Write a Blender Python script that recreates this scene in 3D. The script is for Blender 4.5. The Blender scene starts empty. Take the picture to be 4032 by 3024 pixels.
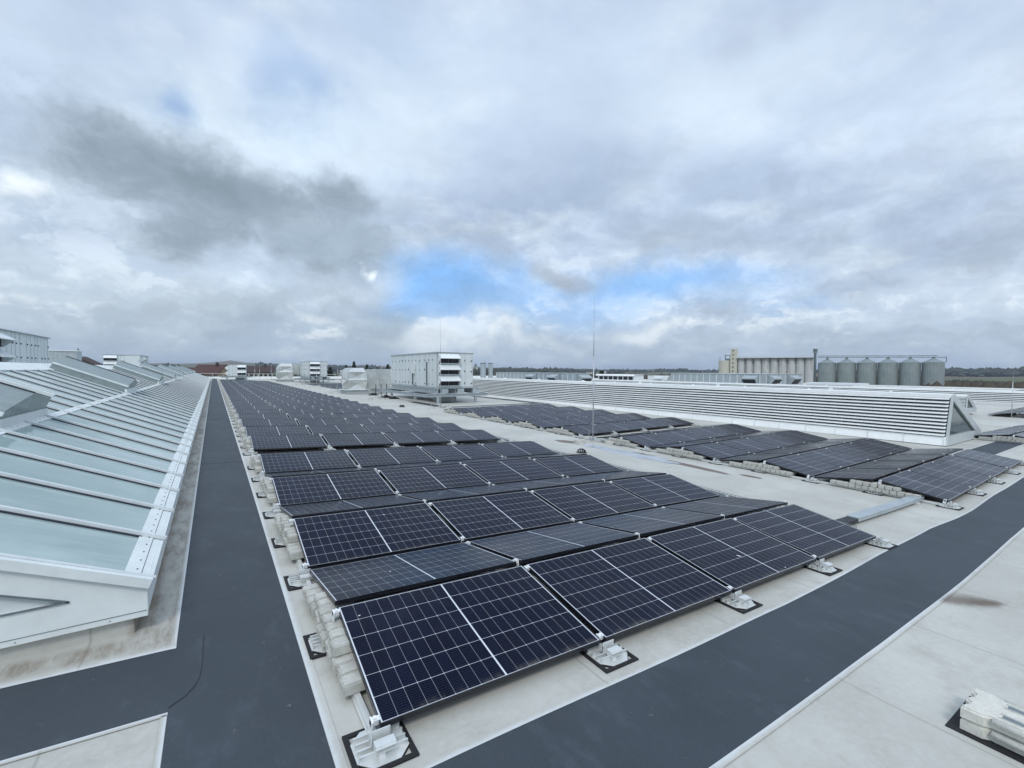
import bpy, bmesh, math, random
from mathutils import Vector, Matrix
random.seed(7)
R = math.radians
S = bpy.context.scene
COL = S.collection

# ------------------------------------------------------------------ helpers
class MB:
    def __init__(s): s.v = []; s.f = []
    def add(s, vs, fs):
        n = len(s.v); s.v += [tuple(p) for p in vs]; s.f += [tuple(n + i for i in f) for f in fs]; return s
    def box(s, x0, x1, y0, y1, z0, z1, M=None):
        vs = [Vector((x, y, z)) for z in (z0, z1) for y in (y0, y1) for x in (x0, x1)]
        if M is not None: vs = [M @ p for p in vs]
        return s.add(vs, [(0, 2, 3, 1), (4, 5, 7, 6), (0, 1, 5, 4), (2, 6, 7, 3), (0, 4, 6, 2), (1, 3, 7, 5)])
    def bar(s, a, b, w, h, up=(0, 0, 1)):
        a = Vector(a); b = Vector(b); d = (b - a).normalized(); u = Vector(up)
        r = d.cross(u)
        if r.length < 1e-4: r = d.cross(Vector((1, 0, 0)))
        r.normalize(); u = r.cross(d)
        vs = [p + r * i * w / 2 + u * j * h / 2 for p in (a, b) for i, j in ((-1, -1), (1, -1), (1, 1), (-1, 1))]
        return s.add(vs, [(0, 1, 2, 3), (7, 6, 5, 4), (0, 4, 5, 1), (1, 5, 6, 2), (2, 6, 7, 3), (3, 7, 4, 0)])
    def cyl(s, a, b, r0, r1=None, n=12, cap=True):
        r1 = r0 if r1 is None else r1
        a = Vector(a); b = Vector(b); d = (b - a).normalized()
        x = d.orthogonal().normalized(); y = d.cross(x)
        vs = []
        for p, r in ((a, r0), (b, r1)):
            for k in range(n):
                t = 2 * math.pi * k / n; vs.append(p + (x * math.cos(t) + y * math.sin(t)) * r)
        fs = [(k, (k + 1) % n, n + (k + 1) % n, n + k) for k in range(n)]
        if cap: fs += [tuple(range(n - 1, -1, -1)), tuple(range(n, 2 * n))]
        return s.add(vs, fs)
    def prism(s, pts, d):
        d = Vector(d); n = len(pts); P = [Vector(p) for p in pts]
        return s.add(P + [p + d for p in P], [tuple(range(n - 1, -1, -1)), tuple(range(n, 2 * n))] + [(k, (k + 1) % n, n + (k + 1) % n, n + k) for k in range(n)])
    def poly(s, pts): return s.add(pts, [tuple(range(len(pts)))])
    def build(s, name, mat, parent=None, smooth=False, fix=True, M=None):
        me = bpy.data.meshes.new(name)
        vs = s.v if M is None else [M @ Vector(p) for p in s.v]
        me.from_pydata([tuple(p) for p in vs], [], s.f)
        if fix:
            bm = bmesh.new(); bm.from_mesh(me); bmesh.ops.recalc_face_normals(bm, faces=bm.faces); bm.to_mesh(me); bm.free()
        if smooth:
            for p in me.polygons: p.use_smooth = True
        me.materials.append(mat); me.update()
        o = bpy.data.objects.new(name, me); COL.objects.link(o)
        if parent is not None: o.parent = parent
        return o

def tag(o, label=None, cat=None, group=None, kind=None):
    if label: o['label'] = label
    if cat: o['category'] = cat
    if group: o['group'] = group
    if kind: o['kind'] = kind
    return o
def thing(name, label, cat, loc=(0, 0, 0), rz=0, group=None):
    o = bpy.data.objects.new(name, None); COL.objects.link(o); o.location = loc; o.rotation_euler = (0, 0, rz)
    o.empty_display_size = .2
    return tag(o, label, cat, group)
def copy_tree(o, parent=None):
    c = o.copy(); COL.objects.link(c)
    if parent is not None: c.parent = parent
    for ch in list(o.children): copy_tree(ch, c)
    return c
ORD = ['first', 'second', 'third', 'fourth', 'fifth', 'sixth', 'seventh', 'eighth', 'ninth', 'tenth', 'eleventh', 'twelfth', 'thirteenth', 'fourteenth', 'fifteenth', 'sixteenth', 'seventeenth', 'eighteenth', 'nineteenth', 'twentieth']
def ordn(n):
    if n < 20: return ORD[n]
    n += 1
    if n % 10 == 0: return {2: 'twentieth', 3: 'thirtieth', 4: 'fortieth'}[n // 10]
    return {2: 'twenty', 3: 'thirty', 4: 'forty'}[n // 10] + '-' + ORD[n % 10 - 1]

# ------------------------------------------------------------------ node helper
class NT:
    def __init__(s, nt): s.nt = nt; s.n = nt.nodes; s.l = nt.links
    def _in(s, sock, v):
        if hasattr(v, 'is_linked') or isinstance(v, bpy.types.NodeSocket): s.l.new(v, sock)
        elif isinstance(v, (tuple, list)):
            v = tuple(v)
            try: sock.default_value = v
            except Exception: sock.default_value = v + (1,)
        else:
            try: sock.default_value = v
            except Exception: sock.default_value = (v, v, v)
    def m(s, op, a, b=None, c=None, clamp=False):
        n = s.n.new('ShaderNodeMath'); n.operation = op; n.use_clamp = clamp
        s._in(n.inputs[0], a)
        if b is not None: s._in(n.inputs[1], b)
        if c is not None: s._in(n.inputs[2], c)
        return n.outputs[0]
    def vm(s, op, a, b=None):
        n = s.n.new('ShaderNodeVectorMath'); n.operation = op; s._in(n.inputs[0], a)
        if b is not None: s._in(n.inputs[1], b)
        return n.outputs[0] if op not in ('DOT_PRODUCT', 'LENGTH') else n.outputs[1]
    def mix(s, f, a, b, mode='MIX'):
        n = s.n.new('ShaderNodeMix'); n.data_type = 'RGBA'; n.blend_type = mode
        s._in(n.inputs[0], f)
        for i, v in ((6, a), (7, b)):
            if isinstance(v, (tuple, list)): v = tuple(v[:3]) + (1,)
            s._in(n.inputs[i], v)
        return n.outputs[2]
    def ramp(s, f, a, b, lo=0., hi=1.):
        n = s.n.new('ShaderNodeMapRange'); n.interpolation_type = 'SMOOTHSTEP'
        s._in(n.inputs[0], f); s._in(n.inputs[1], a); s._in(n.inputs[2], b); s._in(n.inputs[3], lo); s._in(n.inputs[4], hi)
        return n.outputs[0]
    def noise(s, vec, scale, det=4, rough=.55, out=0, dist=0):
        n = s.n.new('ShaderNodeTexNoise'); s._in(n.inputs['Vector'], vec); n.inputs['Scale'].default_value = scale
        n.inputs['Detail'].default_value = det; n.inputs['Roughness'].default_value = rough; n.inputs['Distortion'].default_value = dist
        return n.outputs[out]
    def xyz(s, v):
        n = s.n.new('ShaderNodeSeparateXYZ'); s._in(n.inputs[0], v); return n.outputs
    def comb(s, x, y, z=0.):
        n = s.n.new('ShaderNodeCombineXYZ'); s._in(n.inputs[0], x); s._in(n.inputs[1], y); s._in(n.inputs[2], z); return n.outputs[0]
    def coord(s, k='Object'):
        return s.n.new('ShaderNodeTexCoord').outputs[k]
    def pos(s): return s.n.new('ShaderNodeNewGeometry').outputs['Position']

def mat(name, col=(.5, .5, .5), rough=.6, metal=0., spec=.5, var=0., vscale=3., bump=0., bscale=60., space='Object', fn=None, coat=0., stretch=None):
    m = bpy.data.materials.new(name); m.use_nodes = True
    t = NT(m.node_tree); b = m.node_tree.nodes['Principled BSDF']
    b.inputs['Roughness'].default_value = rough; b.inputs['Metallic'].default_value = metal
    b.inputs['Specular IOR Level'].default_value = spec; b.inputs['Base Color'].default_value = (*col, 1)
    if coat: b.inputs['Coat Weight'].default_value = coat; b.inputs['Coat Roughness'].default_value = .05
    co = t.pos() if space == 'World' else t.coord(space)
    if stretch: co = t.vm('MULTIPLY', co, stretch)
    if var:
        n = t.noise(co, vscale, 5, .6); n2 = t.noise(co, vscale * 4, 2)
        f = t.m('ADD', t.m('MULTIPLY', n, .7), t.m('MULTIPLY', n2, .3))
        f = t.ramp(f, .3, .7)
        c = t.mix(f, tuple(max(0, x * (1 - var)) for x in col), tuple(min(1, x * (1 + var * .6)) for x in col))
        t.l.new(c, b.inputs['Base Color'])
        t.l.new(t.ramp(n, .3, .7, max(.02, rough - .05), min(1, rough + .07)), b.inputs['Roughness'])
    if bump:
        bn = t.n.new('ShaderNodeBump'); bn.inputs['Strength'].default_value = bump; bn.inputs['Distance'].default_value = .01
        t.l.new(t.noise(co, bscale, 3), bn.inputs['Height']); t.l.new(bn.outputs[0], b.inputs['Normal'])
    if fn: fn(t, b, co)
    return m

# ------------------------------------------------------------------ measured layout (metres)
L = 1.775; PW = 1.722; W = 1.106; G1 = .097; G2 = .081; T = 2 * W + G1 + G2; RISE = .173; CL = .12
GAPL = .57
def itp(x, xs, ys):
    if x <= xs[0]: return ys[0]
    for k in range(1, len(xs)):
        if x <= xs[k]: return ys[k - 1] + (ys[k] - ys[k - 1]) * (x - xs[k - 1]) / (xs[k] - xs[k - 1])
    return ys[-1]
def bl(y): return itp(y, [0, T, 2 * T, 3 * T, 10.1, 80], [0, .028, .048, .063, .068, .08])
def br(y): y = max(0, min(y, 60)); return .0022 * y + .0001 * y * y if y < 24 else .11
def h(x, y):
    a = itp(x, [-40, -3, 0, 7.1, 9.6, 11, 18, 24, 34, 44, 140], [.13, .13, 0, -.311, -.41, -.452, -.45, -.45, -.62, -.55, -.55])
    k = max(0, min(1, (x - 7.1) / 3.9))
    return -CL + a + bl(y) * (1 - k) + br(y) * k * (1 if x < 24 else max(0, 1 - (x - 24) / 10))
XS = [-40, -30, -20, -12, -6, -3, -1.5, 0, 2, 4, 5.5, 7.1, 8, 9.6, 10.3, 11, 14, 18, 24, 27, 30, 34, 39, 44, 52, 60, 66]
YS = [-14, -8, -4, -2, -1, 0, T, 2 * T, 3 * T, 10.1, 13, 16, 18, 20, 22, 24, 30, 40, 60, 80, 112]
def drape(mb, x0, x1, y0, y1, off):
    xs = sorted({x0, x1, *[x for x in XS if x0 < x < x1]}); ys = sorted({y0, y1, *[y for y in YS if y0 < y < y1]})
    vs = [(x, y, h(x, y) + off) for y in ys for x in xs]; n = len(xs)
    mb.add(vs, [(j * n + i, j * n + i + 1, (j + 1) * n + i + 1, (j + 1) * n + i) for j in range(len(ys) - 1) for i in range(n - 1)])

# ------------------------------------------------------------------ materials
def fn_membrane(t, b, co):
    s = t.xyz(co)
    big = t.noise(co, .45, 5, .6); mid = t.noise(co, 2.3, 6, .65); fine = t.noise(co, 22, 4, .6)
    c = t.mix(t.ramp(big, .35, .68), (.515, .515, .475), (.42, .415, .375))
    c = t.mix(t.m('MULTIPLY', t.ramp(mid, .5, .72), .55), c, (.36, .34, .30))
    c = t.mix(t.m('MULTIPLY', t.ramp(fine, .35, .75), .22), c, (.62, .63, .61))
    c = t.mix(t.m('MULTIPLY', t.ramp(t.noise(co, 38, 3, .7), .66, .74), .5), c, (.27, .24, .20))
    ring = t.m('ABSOLUTE', t.m('SUBTRACT', t.noise(co, .55, 4, .55), .52))
    c = t.mix(t.m('MULTIPLY', t.ramp(ring, .0, .010, 1., 0.), .13), c, (.33, .30, .25))
    # welded laps every 1.5 m
    lap = t.m('PINGPONG', t.m('ADD', s[0], t.m('MULTIPLY', t.noise(co, .8, 2), .05)), .775)
    c = t.mix(t.m('MULTIPLY', t.ramp(lap, .0, .014, 1., 0.), .7), c, (.30, .29, .26))
    lap2 = t.m('PINGPONG', t.m('ADD', s[1], 2.9), 4.)
    c = t.mix(t.m('MULTIPLY', t.ramp(lap2, .0, .015, 1., 0.), .55), c, (.32, .31, .28))
    wob = t.m('MULTIPLY', t.m('SUBTRACT', t.noise(co, 3.2, 6, .7), .5), 1.6)
    def ell(cx, cy, rx, ry, ang=0, w=1.):
        dx = t.m('SUBTRACT', s[0], cx); dy = t.m('SUBTRACT', s[1], cy); ca, sa = math.cos(R(ang)), math.sin(R(ang))
        u = t.m('DIVIDE', t.m('ADD', t.m('MULTIPLY', dx, ca), t.m('MULTIPLY', dy, sa)), rx)
        v = t.m('DIVIDE', t.m('SUBTRACT', t.m('MULTIPLY', dy, ca), t.m('MULTIPLY', dx, sa)), ry)
        d = t.m('SQRT', t.m('ADD', t.m('MULTIPLY', u, u), t.m('MULTIPLY', v, v)))
        return t.m('ADD', d, t.m('MULTIPLY', wob, w))
    # silt tails of the puddle, rust brown
    for e in ((9.82, 5.0, .20, 1.35, -4, .5), (10.05, 3.5, .13, .3, 0, .4), (9.55, 9.7, .35, .55, 10, .9), (9.9, 7.0, .3, .9, 10, .9)):
        c = t.mix(t.m('MULTIPLY', t.ramp(ell(*e), .75, 1.05, 1., 0.), .85), c, (.115, .07, .055))
    # dirt wash next to the rooflight, and a dirt spot by the crossing path
    dirt = t.noise(t.vm('MULTIPLY', co, (3., .8, 1.)), 2.2, 6, .7)
    strip = t.m('MULTIPLY', t.ramp(t.m('ABSOLUTE', t.m('ADD', s[0], 1.20)), .10, .2, 1., 0.), t.ramp(s[1], 1.5, 1.8))
    strip2 = t.m('MULTIPLY', t.ramp(t.m('ABSOLUTE', t.m('SUBTRACT', s[1], 1.80)), .04, .16, 1., 0.), t.ramp(s[0], -1.2, -1.0, 1., 0.))
    c = t.mix(t.m('MULTIPLY', t.m('MAXIMUM', strip, strip2), t.ramp(dirt, .38, .66, .15, .85)), c, (.20, .165, .125))
    for e in ((5.78, -1.16, .34, .20, -38, .9), (5.84, -1.24, .30, .10, -38, 1.2), (5.92, -1.32, .20, .05, -35, .8)):
        c = t.mix(t.m('MULTIPLY', t.ramp(ell(*e), .40, 1.25, 1., 0.), .55), c, (.115, .085, .06))
    for e in ((8.9, -1.45, .03, .5, 60, .5), (4.9, -2.2, .5, .02, -18, .4)):
        c = t.mix(t.m('MULTIPLY', t.ramp(ell(*e), .6, 1.2, 1., 0.), .5), c, (.22, .18, .13))
    t.l.new(c, b.inputs['Base Color'])
    bn = t.n.new('ShaderNodeBump'); bn.inputs['Strength'].default_value = .25; bn.inputs['Distance'].default_value = .02
    t.l.new(t.m('ADD', t.m('MULTIPLY', mid, .6), t.m('MULTIPLY', fine, .2)), bn.inputs['Height']); t.l.new(bn.outputs[0], b.inputs['Normal'])
M_roof = mat('roof_membrane', rough=.62, spec=.35, space='World', fn=fn_membrane)
def fn_walk(t, b, co):
    s = t.xyz(co)
    c = t.mix(t.ramp(t.noise(co, .9, 5, .6), .3, .7), (.031, .040, .051), (.042, .052, .065))
    sp = t.noise(t.vm('MULTIPLY', co, (1., 1.6, 1.)), 6.5, 4, .65)
    c = t.mix(t.m('MULTIPLY', t.ramp(sp, .66, .78), .35), c, (.20, .21, .21))
    sc = t.noise(t.vm('MULTIPLY', co, (2., .9, 1.)), 2.4, 6, .75)
    c = t.mix(t.m('MULTIPLY', t.ramp(sc, .50, .72), .38), c, (.085, .10, .118))
    dr = t.noise(co, 17., 3, .6)
    c = t.mix(t.m('MULTIPLY', t.ramp(dr, .72, .76), .4), c, (.24, .25, .25))
    grain = t.noise(co, 210, 2)
    c = t.mix(t.m('MULTIPLY', t.ramp(grain, .45, .8), .4), c, (.095, .11, .13))
    t.l.new(c, b.inputs['Base Color'])
    bn = t.n.new('ShaderNodeBump'); bn.inputs['Strength'].default_value = .35; bn.inputs['Distance'].default_value = .004
    t.l.new(t.m('ADD', grain, t.m('MULTIPLY', t.noise(co, 3, 3), 2.)), bn.inputs['Height']); t.l.new(bn.outputs[0], b.inputs['Normal'])
M_walk = mat('walkway_sheet', rough=.62, spec=.4, space='World', fn=fn_walk)
def fn_edge(t, b, co):
    fn_membrane(t, b, co)
    lk = b.inputs['Base Color'].links[0].from_socket
    at = t.n.new('ShaderNodeAttribute'); at.attribute_name = 'fade'
    n = t.noise(co, 6, 4, .6)
    f = t.ramp(t.m('ADD', at.outputs['Fac'], t.m('MULTIPLY', t.m('SUBTRACT', n, .5), .9)), .2, .9, 0., .62)
    t.l.new(t.mix(f, lk, (.64, .68, .71)), b.inputs['Base Color'])
M_edge = mat('weld_edge', rough=.5, space='World', fn=fn_edge)
M_seam = mat('seam_line', (.024, .030, .040), .7, var=.2)

def fn_cells(t, b, co):
    s = t.xyz(co)
    ax = t.m('ABSOLUTE', t.m('SUBTRACT', s[0], PW / 2)); u = t.m('SUBTRACT', ax, .006)
    pit = (PW / 2 - .016 - .006) / 9; vp = (1.12 - .024) / 6
    du = t.m('PINGPONG', u, pit / 2); v = t.m('SUBTRACT', s[1], .012); dv = t.m('PINGPONG', v, vp / 2)
    lu = t.m('LESS_THAN', du, .0012); lv = t.m('LESS_THAN', dv, .0017)
    dia = t.m('LESS_THAN', t.m('ADD', du, dv), .0065)
    cen = t.m('LESS_THAN', ax, .006); out = t.m('GREATER_THAN', ax, PW / 2 - .017)
    o2 = t.m('GREATER_THAN', t.m('ABSOLUTE', t.m('SUBTRACT', s[1], .56)), .5485)
    w = t.m('MAXIMUM', t.m('MAXIMUM', t.m('MULTIPLY', t.m('MAXIMUM', lv, dia), .72), t.m('MAXIMUM', cen, out)), t.m('MULTIPLY', o2, .8))
    ci = t.m('FLOOR', t.m('DIVIDE', s[0], pit)); cj = t.m('FLOOR', t.m('DIVIDE', v, vp))
    wn = t.n.new('ShaderNodeTexWhiteNoise'); t.l.new(t.comb(ci, cj, 0.), wn.inputs['Vector'])
    c = t.mix(wn.outputs[0], (.0010, .0028, .0125), (.0017, .0044, .0195))
    bus = t.m('LESS_THAN', t.m('PINGPONG', v, vp / 20), .0008)
    c = t.mix(t.m('MULTIPLY', bus, .22), c, (.16, .18, .24))
    c = t.mix(t.m('MULTIPLY', lu, .6), c, (.42, .44, .48))
    c = t.mix(w, c, (.62, .65, .70))
    # rain dust gathered along the lower edge
    dust = t.m('MULTIPLY', t.ramp(s[1], .0, .07, 1., 0.), t.ramp(t.noise(t.pos(), 5, 4, .7), .42, .75))
    c = t.mix(t.m('MULTIPLY', dust, .45), c, (.22, .2, .17))
    c = t.mix(t.m('MULTIPLY', t.ramp(t.noise(t.pos(), .7, 5, .65), .4, .75), .035), c, (.35, .36, .38))
    c = t.mix(t.ramp(t.noise(t.pos(), 9., 2, .4), .795, .80), c, (.6, .6, .57))
    t.l.new(c, b.inputs['Base Color'])
    t.l.new(t.ramp(t.noise(t.pos(), 1.3, 4), .3, .7, .13, .22), b.inputs['Roughness'])
M_cell = mat('solar_cells', rough=.16, spec=.10, fn=fn_cells)
M_cell.node_tree.nodes['Principled BSDF'].inputs['IOR'].default_value = 1.42
M_black = mat('black_frame', (.008, .009, .014), .32, spec=.5, var=.2, vscale=5)
M_alu = mat('bare_aluminium', (.70, .72, .71), .38, metal=.4, var=.05, vscale=4)
M_white = mat('white_powder_coat', (.78, .80, .81), .35, var=.06, vscale=6)
M_mat = mat('rubber_mat', (.012, .012, .014), .75, var=.3, vscale=10)
M_conc = mat('ballast_concrete', (.50, .50, .46), .85, var=.16, vscale=7, bump=.35, bscale=70, space='World')
M_galv = mat('galvanised_steel', (.46, .51, .53), .42, metal=.45, var=.16, vscale=4)
M_galvd = mat('galvanised_dark', (.20, .235, .245), .5, metal=.4, var=.2, vscale=4)
def fn_ahu(t, b, co):
    s = t.xyz(co)
    c = t.mix(t.ramp(t.noise(co, 1.1, 4), .3, .7), (.60, .65, .655), (.66, .71, .715))
    streak = t.noise(t.vm('MULTIPLY', co, (9., 9., .35)), 1.2, 4, .7)
    c = t.mix(t.m('MULTIPLY', t.ramp(streak, .56, .75), .35), c, (.33, .36, .36))
    t.l.new(c, b.inputs['Base Color'])
M_ahu = mat('unit_casing', rough=.42, fn=fn_ahu)
M_ahud = mat('unit_seam', (.44, .475, .48), .5, var=.1)
M_hood = mat('hood_white', (.74, .78, .79), .38, var=.06)
M_dark = mat('dark_louvre', (.012, .013, .02), .5, var=.2, vscale=12)
M_handle = mat('black_handle', (.02, .02, .022), .5, var=.1)
M_foil = mat('foil_wrap', (.60, .62, .60), .25, metal=.5, var=.10, vscale=.6)
M_curb = mat('grey_curb', (.36, .39, .40), .6, var=.12, vscale=2)
M_sky_white = mat('rooflight_frame', (.72, .765, .76), .4, var=.07, vscale=2., space='World')
M_bar = mat('glazing_bar', (.66, .70, .71), .35, metal=.1, var=.08, vscale=3)
M_gasket = mat('gasket', (.02, .022, .04), .6, var=.1)
def fn_glass(t, b, co):
    n = t.noise(co, .8, 3); sx = t.xyz(co)
    pane = t.m('FLOOR', t.m('SUBTRACT', sx[1], .98)); wn = t.n.new('ShaderNodeTexWhiteNoise'); t.l.new(t.comb(pane, 3., 1.), wn.inputs['Vector'])
    c = t.mix(t.ramp(n, .3, .7), (.30, .405, .40), (.37, .475, .465))
    c = t.mix(t.m('MULTIPLY', wn.outputs[0], .4), c, (.27, .355, .35))
    run = t.noise(t.vm('MULTIPLY', co, (.5, 5., .5)), 3., 4, .7)
    c = t.mix(t.m('MULTIPLY', t.ramp(run, .52, .72), .3), c, (.46, .48, .44))
    t.l.new(c, b.inputs['Base Color'])
    t.l.new(t.ramp(run, .4, .7, .03, .2), b.inputs['Roughness'])
    ht = t.m('ADD', t.m('MULTIPLY', wn.outputs[0], 0.), t.noise(t.vm('MULTIPLY', co, (.8, 1.6, .8)), 1., 2))
    bn = t.n.new('ShaderNodeBump'); bn.inputs['Strength'].default_value = .3; bn.inputs['Distance'].default_value = .02
    t.l.new(ht, bn.inputs['Height']); t.l.new(bn.outputs[0], b.inputs['Normal'])
M_glass = mat('milky_roof_glass', rough=.05, spec=.6, space='World', fn=fn_glass)
M_glass.node_tree.nodes['Principled BSDF'].inputs['IOR'].default_value = 2.3
M_glassd = mat('end_glass', (.10, .13, .13), .05, spec=.6, var=.1)
M_slat = mat('louvre_white', (.88, .90, .89), .38, var=.05, vscale=1.5, space='World')
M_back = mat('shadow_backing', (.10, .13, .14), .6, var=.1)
M_endf = mat('end_frame_grey', (.52, .56, .565), .45, var=.08, vscale=2.)
M_vent = mat('vent_sheet', (.23, .28, .28), .28, spec=.4, var=.12, vscale=2.)
M_cone = mat('silo_cone', (.27, .31, .32), .5, metal=.3, var=.1)
M_rod = mat('rod_metal', (.50, .53, .56), .3, metal=.5, var=.05)
M_rail = mat('rail_metal', (.74, .76, .75), .35, metal=.3, var=.03, vscale=2)
def fn_silo(t, b, co):
    s = t.xyz(co)
    ang = t.m('MULTIPLY', t.m('ARCTAN2', s[1], s[0]), 24 / (2 * math.pi))
    rib = t.m('PINGPONG', ang, .5)
    c = t.mix(t.ramp(rib, .02, .1), (.24, .28, .285), (.40, .44, .44))
    c = t.mix(t.m('MULTIPLY', t.ramp(t.noise(co, .35, 3), .4, .7), .4), c, (.22, .30, .26))
    ring = t.m('PINGPONG', s[2], .6)
    c = t.mix(t.m('MULTIPLY', t.ramp(ring, .0, .08, 1., 0.), .4), c, (.2, .22, .23))
    t.l.new(c, b.inputs['Base Color'])
M_silo = mat('corrugated_silo', rough=.36, metal=.4, fn=fn_silo)
def fn_csilo(t, b, co):
    streak = t.noise(t.vm('MULTIPLY', co, (1., 1., .10)), .55, 5, .7)
    c = t.mix(t.ramp(t.noise(co, .25, 4), .3, .7), (.56, .57, .56), (.64, .65, .635))
    c = t.mix(t.m('MULTIPLY', t.ramp(streak, .52, .68), .7), c, (.30, .29, .26))
    t.l.new(c, b.inputs['Base Color'])
M_csilo = mat('old_concrete', rough=.9, fn=fn_csilo)
M_cream = mat('cream_render', (.62, .60, .51), .85, var=.08)
M_tan = mat('tan_render', (.42, .33, .22), .85, var=.1)
M_tile = mat('brown_tiles', (.06, .042, .038), .8, var=.25, vscale=6)
M_red = mat('red_tiles', (.075, .036, .032), .8, var=.2, vscale=5)
M_bark = mat('bark', (.09, .07, .055), .9, var=.3)
M_con = mat('conifer_needles', (.025, .045, .025), .9, var=.4, vscale=1.5)
M_bush = mat('bare_scrub', (.075, .062, .042), .95, var=.4, vscale=.03, space='World')
M_forest = mat('distant_wood', (.05, .06, .045), .95, var=.4, vscale=.01, space='World')
M_vill = mat('village_wall', (.62, .60, .55), .8, var=.1)
def fn_ground(t, b, co):
    vo = t.n.new('ShaderNodeTexVoronoi'); vo.inputs['Scale'].default_value = .0035
    t.l.new(t.vm('MULTIPLY', co, (1., .55, 1.)), vo.inputs['Vector'])
    r = t.xyz(vo.outputs['Color'])[0]
    c = t.mix(t.ramp(r, .35, .45), (.10, .15, .055), (.13, .12, .07))
    c = t.mix(t.ramp(r, .62, .66), c, (.17, .13, .095))
    c = t.mix(t.ramp(r, .84, .88), c, (.06, .085, .045))
    c = t.mix(t.m('MULTIPLY', t.ramp(t.noise(co, .012, 5), .45, .65), .6), c, (.055, .065, .045))
    t.l.new(c, b.inputs['Base Color'])
M_ground = mat('farmland', rough=.95, spec=.1, space='World', fn=fn_ground)
M_water = mat('standing_water', (.44, .43, .42), .16, spec=.5, var=.3, vscale=3.)
M_stone = mat('cast_white_block', (.64, .63, .57), .8, var=.14, vscale=14, bump=.35, bscale=120)

# ------------------------------------------------------------------ setting: roof, building, ground
mb = MB()
drape(mb, -40, 66, -14, 112, 0); drape(mb, 66, 102, 13, 112, 0)
tag(mb.build('roof', M_roof, fix=False), kind='structure')
b_ = thing('factory_building', 'pale hall walls carrying the flat roof, seen only past its edges', 'building', (0, 0, -11))
mb = MB(); mb.box(-39.9, 65.9, -13.9, -13.7, 0, 10.2).box(-39.9, 101.9, 111.7, 111.9, 0, 10.2).box(-39.9, -39.7, -13.7, 111.7, 0, 10.2).box(101.7, 101.9, 13.1, 111.7, 0, 10.2).box(65.7, 65.9, -13.7, 13.1, 0, 10.2).box(65.9, 101.7, 13.1, 13.3, 0, 10.2)
mb.build('wall', M_curb, b_)
mb = MB(); mb.box(-40.2, 102.2, 112.0, 112.4, 10.7, 11.28).box(-40.4, -40.0, -14, 112, 10.7, 11.3).box(102.0, 102.3, 13, 112, 10.1, 10.5).box(66.0, 66.3, -14, 13, 10.1, 10.45)
mb.build('parapet', M_slat, b_)

mb = MB()
drape(mb, -1.03, -.255, -14, -1.07, .004); drape(mb, -1.03, -.255, -1.07, 108, .004)
drape(mb, -14, -1.03, .86, 1.60, .004)
# crossing path with slightly wavy edges
n = 90; up = []; lo = []
for k in range(n + 1):
    x = -.255 + (18.6 + .255) * k / n
    yu = -.30 + itp(x, [0, 4, 6.6, 8.8, 10.1, 13, 18.6], [0, 0, .10, .17, .13, .2, .26]) + .006 * math.sin(x * 2.1)
    yl = -1.075 + itp(x, [0, 4, 6.6, 8, 9.4, 10.4, 18.6], [0, .01, .06, .1, .16, .18, .2]) + .004 * math.sin(x * 1.7 + 1)
    up.append((x, yu)); lo.append((x, yl))
vs = [(x, y, h(x, y) + .004) for x, y in lo] + [(x, y, h(x, y) + .004) for x, y in up]
mb.add(vs, [(k, k + 1, n + 2 + k, n + 1 + k) for k in range(n)])
drape(mb, 19.0, 26.0, 1.12, 1.80, .004)
drape(mb, 11.6, 12.3, 24.6, 31, .004); drape(mb, 12.3, 20.0, 24.6, 25.2, .004); drape(mb, 19.2, 19.9, 25.2, 46, .004)
drape(mb, 11.8, 19.9, 56, 82, .004)
tag(mb.build('walkway', M_walk, fix=False), kind='structure')

mb = MB()
def strip(pts, wd, off=.006):
    n_ = len(pts); vs = []
    for k, p in enumerate(pts):
        a = Vector(pts[max(0, k - 1)]); c = Vector(pts[min(n_ - 1, k + 1)]); d = (c - a).normalized(); nn = Vector((-d.y, d.x))
        j = wd
        for q in (Vector(p), Vector(p) + nn * j): vs.append((q.x, q.y, h(q.x, q.y) + off))
    mb.add(vs, [(2 * k, 2 * k + 2, 2 * k + 3, 2 * k + 1) for k in range(n_ - 1)])
def line(a, b, k=24): return [(a[0] + (b[0] - a[0]) * i / k, a[1] + (b[1] - a[1]) * i / k) for i in range(k + 1)]
strip([(-.253, y + .0) for y in [108, 60, 40, 30, 20, 16, 12, 9, 7, 5, 3, 1, -.28]], .055)
strip(up, .045); strip(lo[::-1], .04)
strip([(-1.032, y) for y in [1.6, 3, 5, 7, 9, 12, 16, 20, 30, 40, 60, 108]], .035)
strip(line((-14, 1.602), (-1.03, 1.602)), .07); strip(line((-1.03, .858), (-14, .858)), .035)
strip([(-1.032, y) for y in [-14, -6, -3, -1, 0, .5, .84]], .03)
strip(line((19.0, 1.82), (26, 1.82)), .06); strip(line((26, 1.11), (19.0, 1.11)), .06)
_o = mb.build('membrane_edge', M_edge, fix=False); tag(_o, kind='structure')
_a = _o.data.attributes.new('fade', 'FLOAT', 'POINT')
for k in range(len(_o.data.vertices)): _a.data[k].value = 1. if k % 2 == 0 else 0.

mb = MB()
def sl_(pts, w=.003):
    for a, c in zip(pts, pts[1:]):
        mb.bar((a[0], a[1], h(*a) + .0075), (c[0], c[1], h(*c) + .0075), w, .003)
sl_([(-.86, 1.72), (-.865, 1.3), (-.875, 1.15), (-.90, 1.06), (-.95, .97), (-1.03, .90)])
sl_([(-1.03, 9.1), (-.255, 9.15)]); sl_([(-1.03, 19.1), (-.255, 19.15)]); sl_([(-1.03, 29.1), (-.255, 29.15)])
tag(mb.build('walkway_seam', M_seam), kind='structure')

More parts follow.
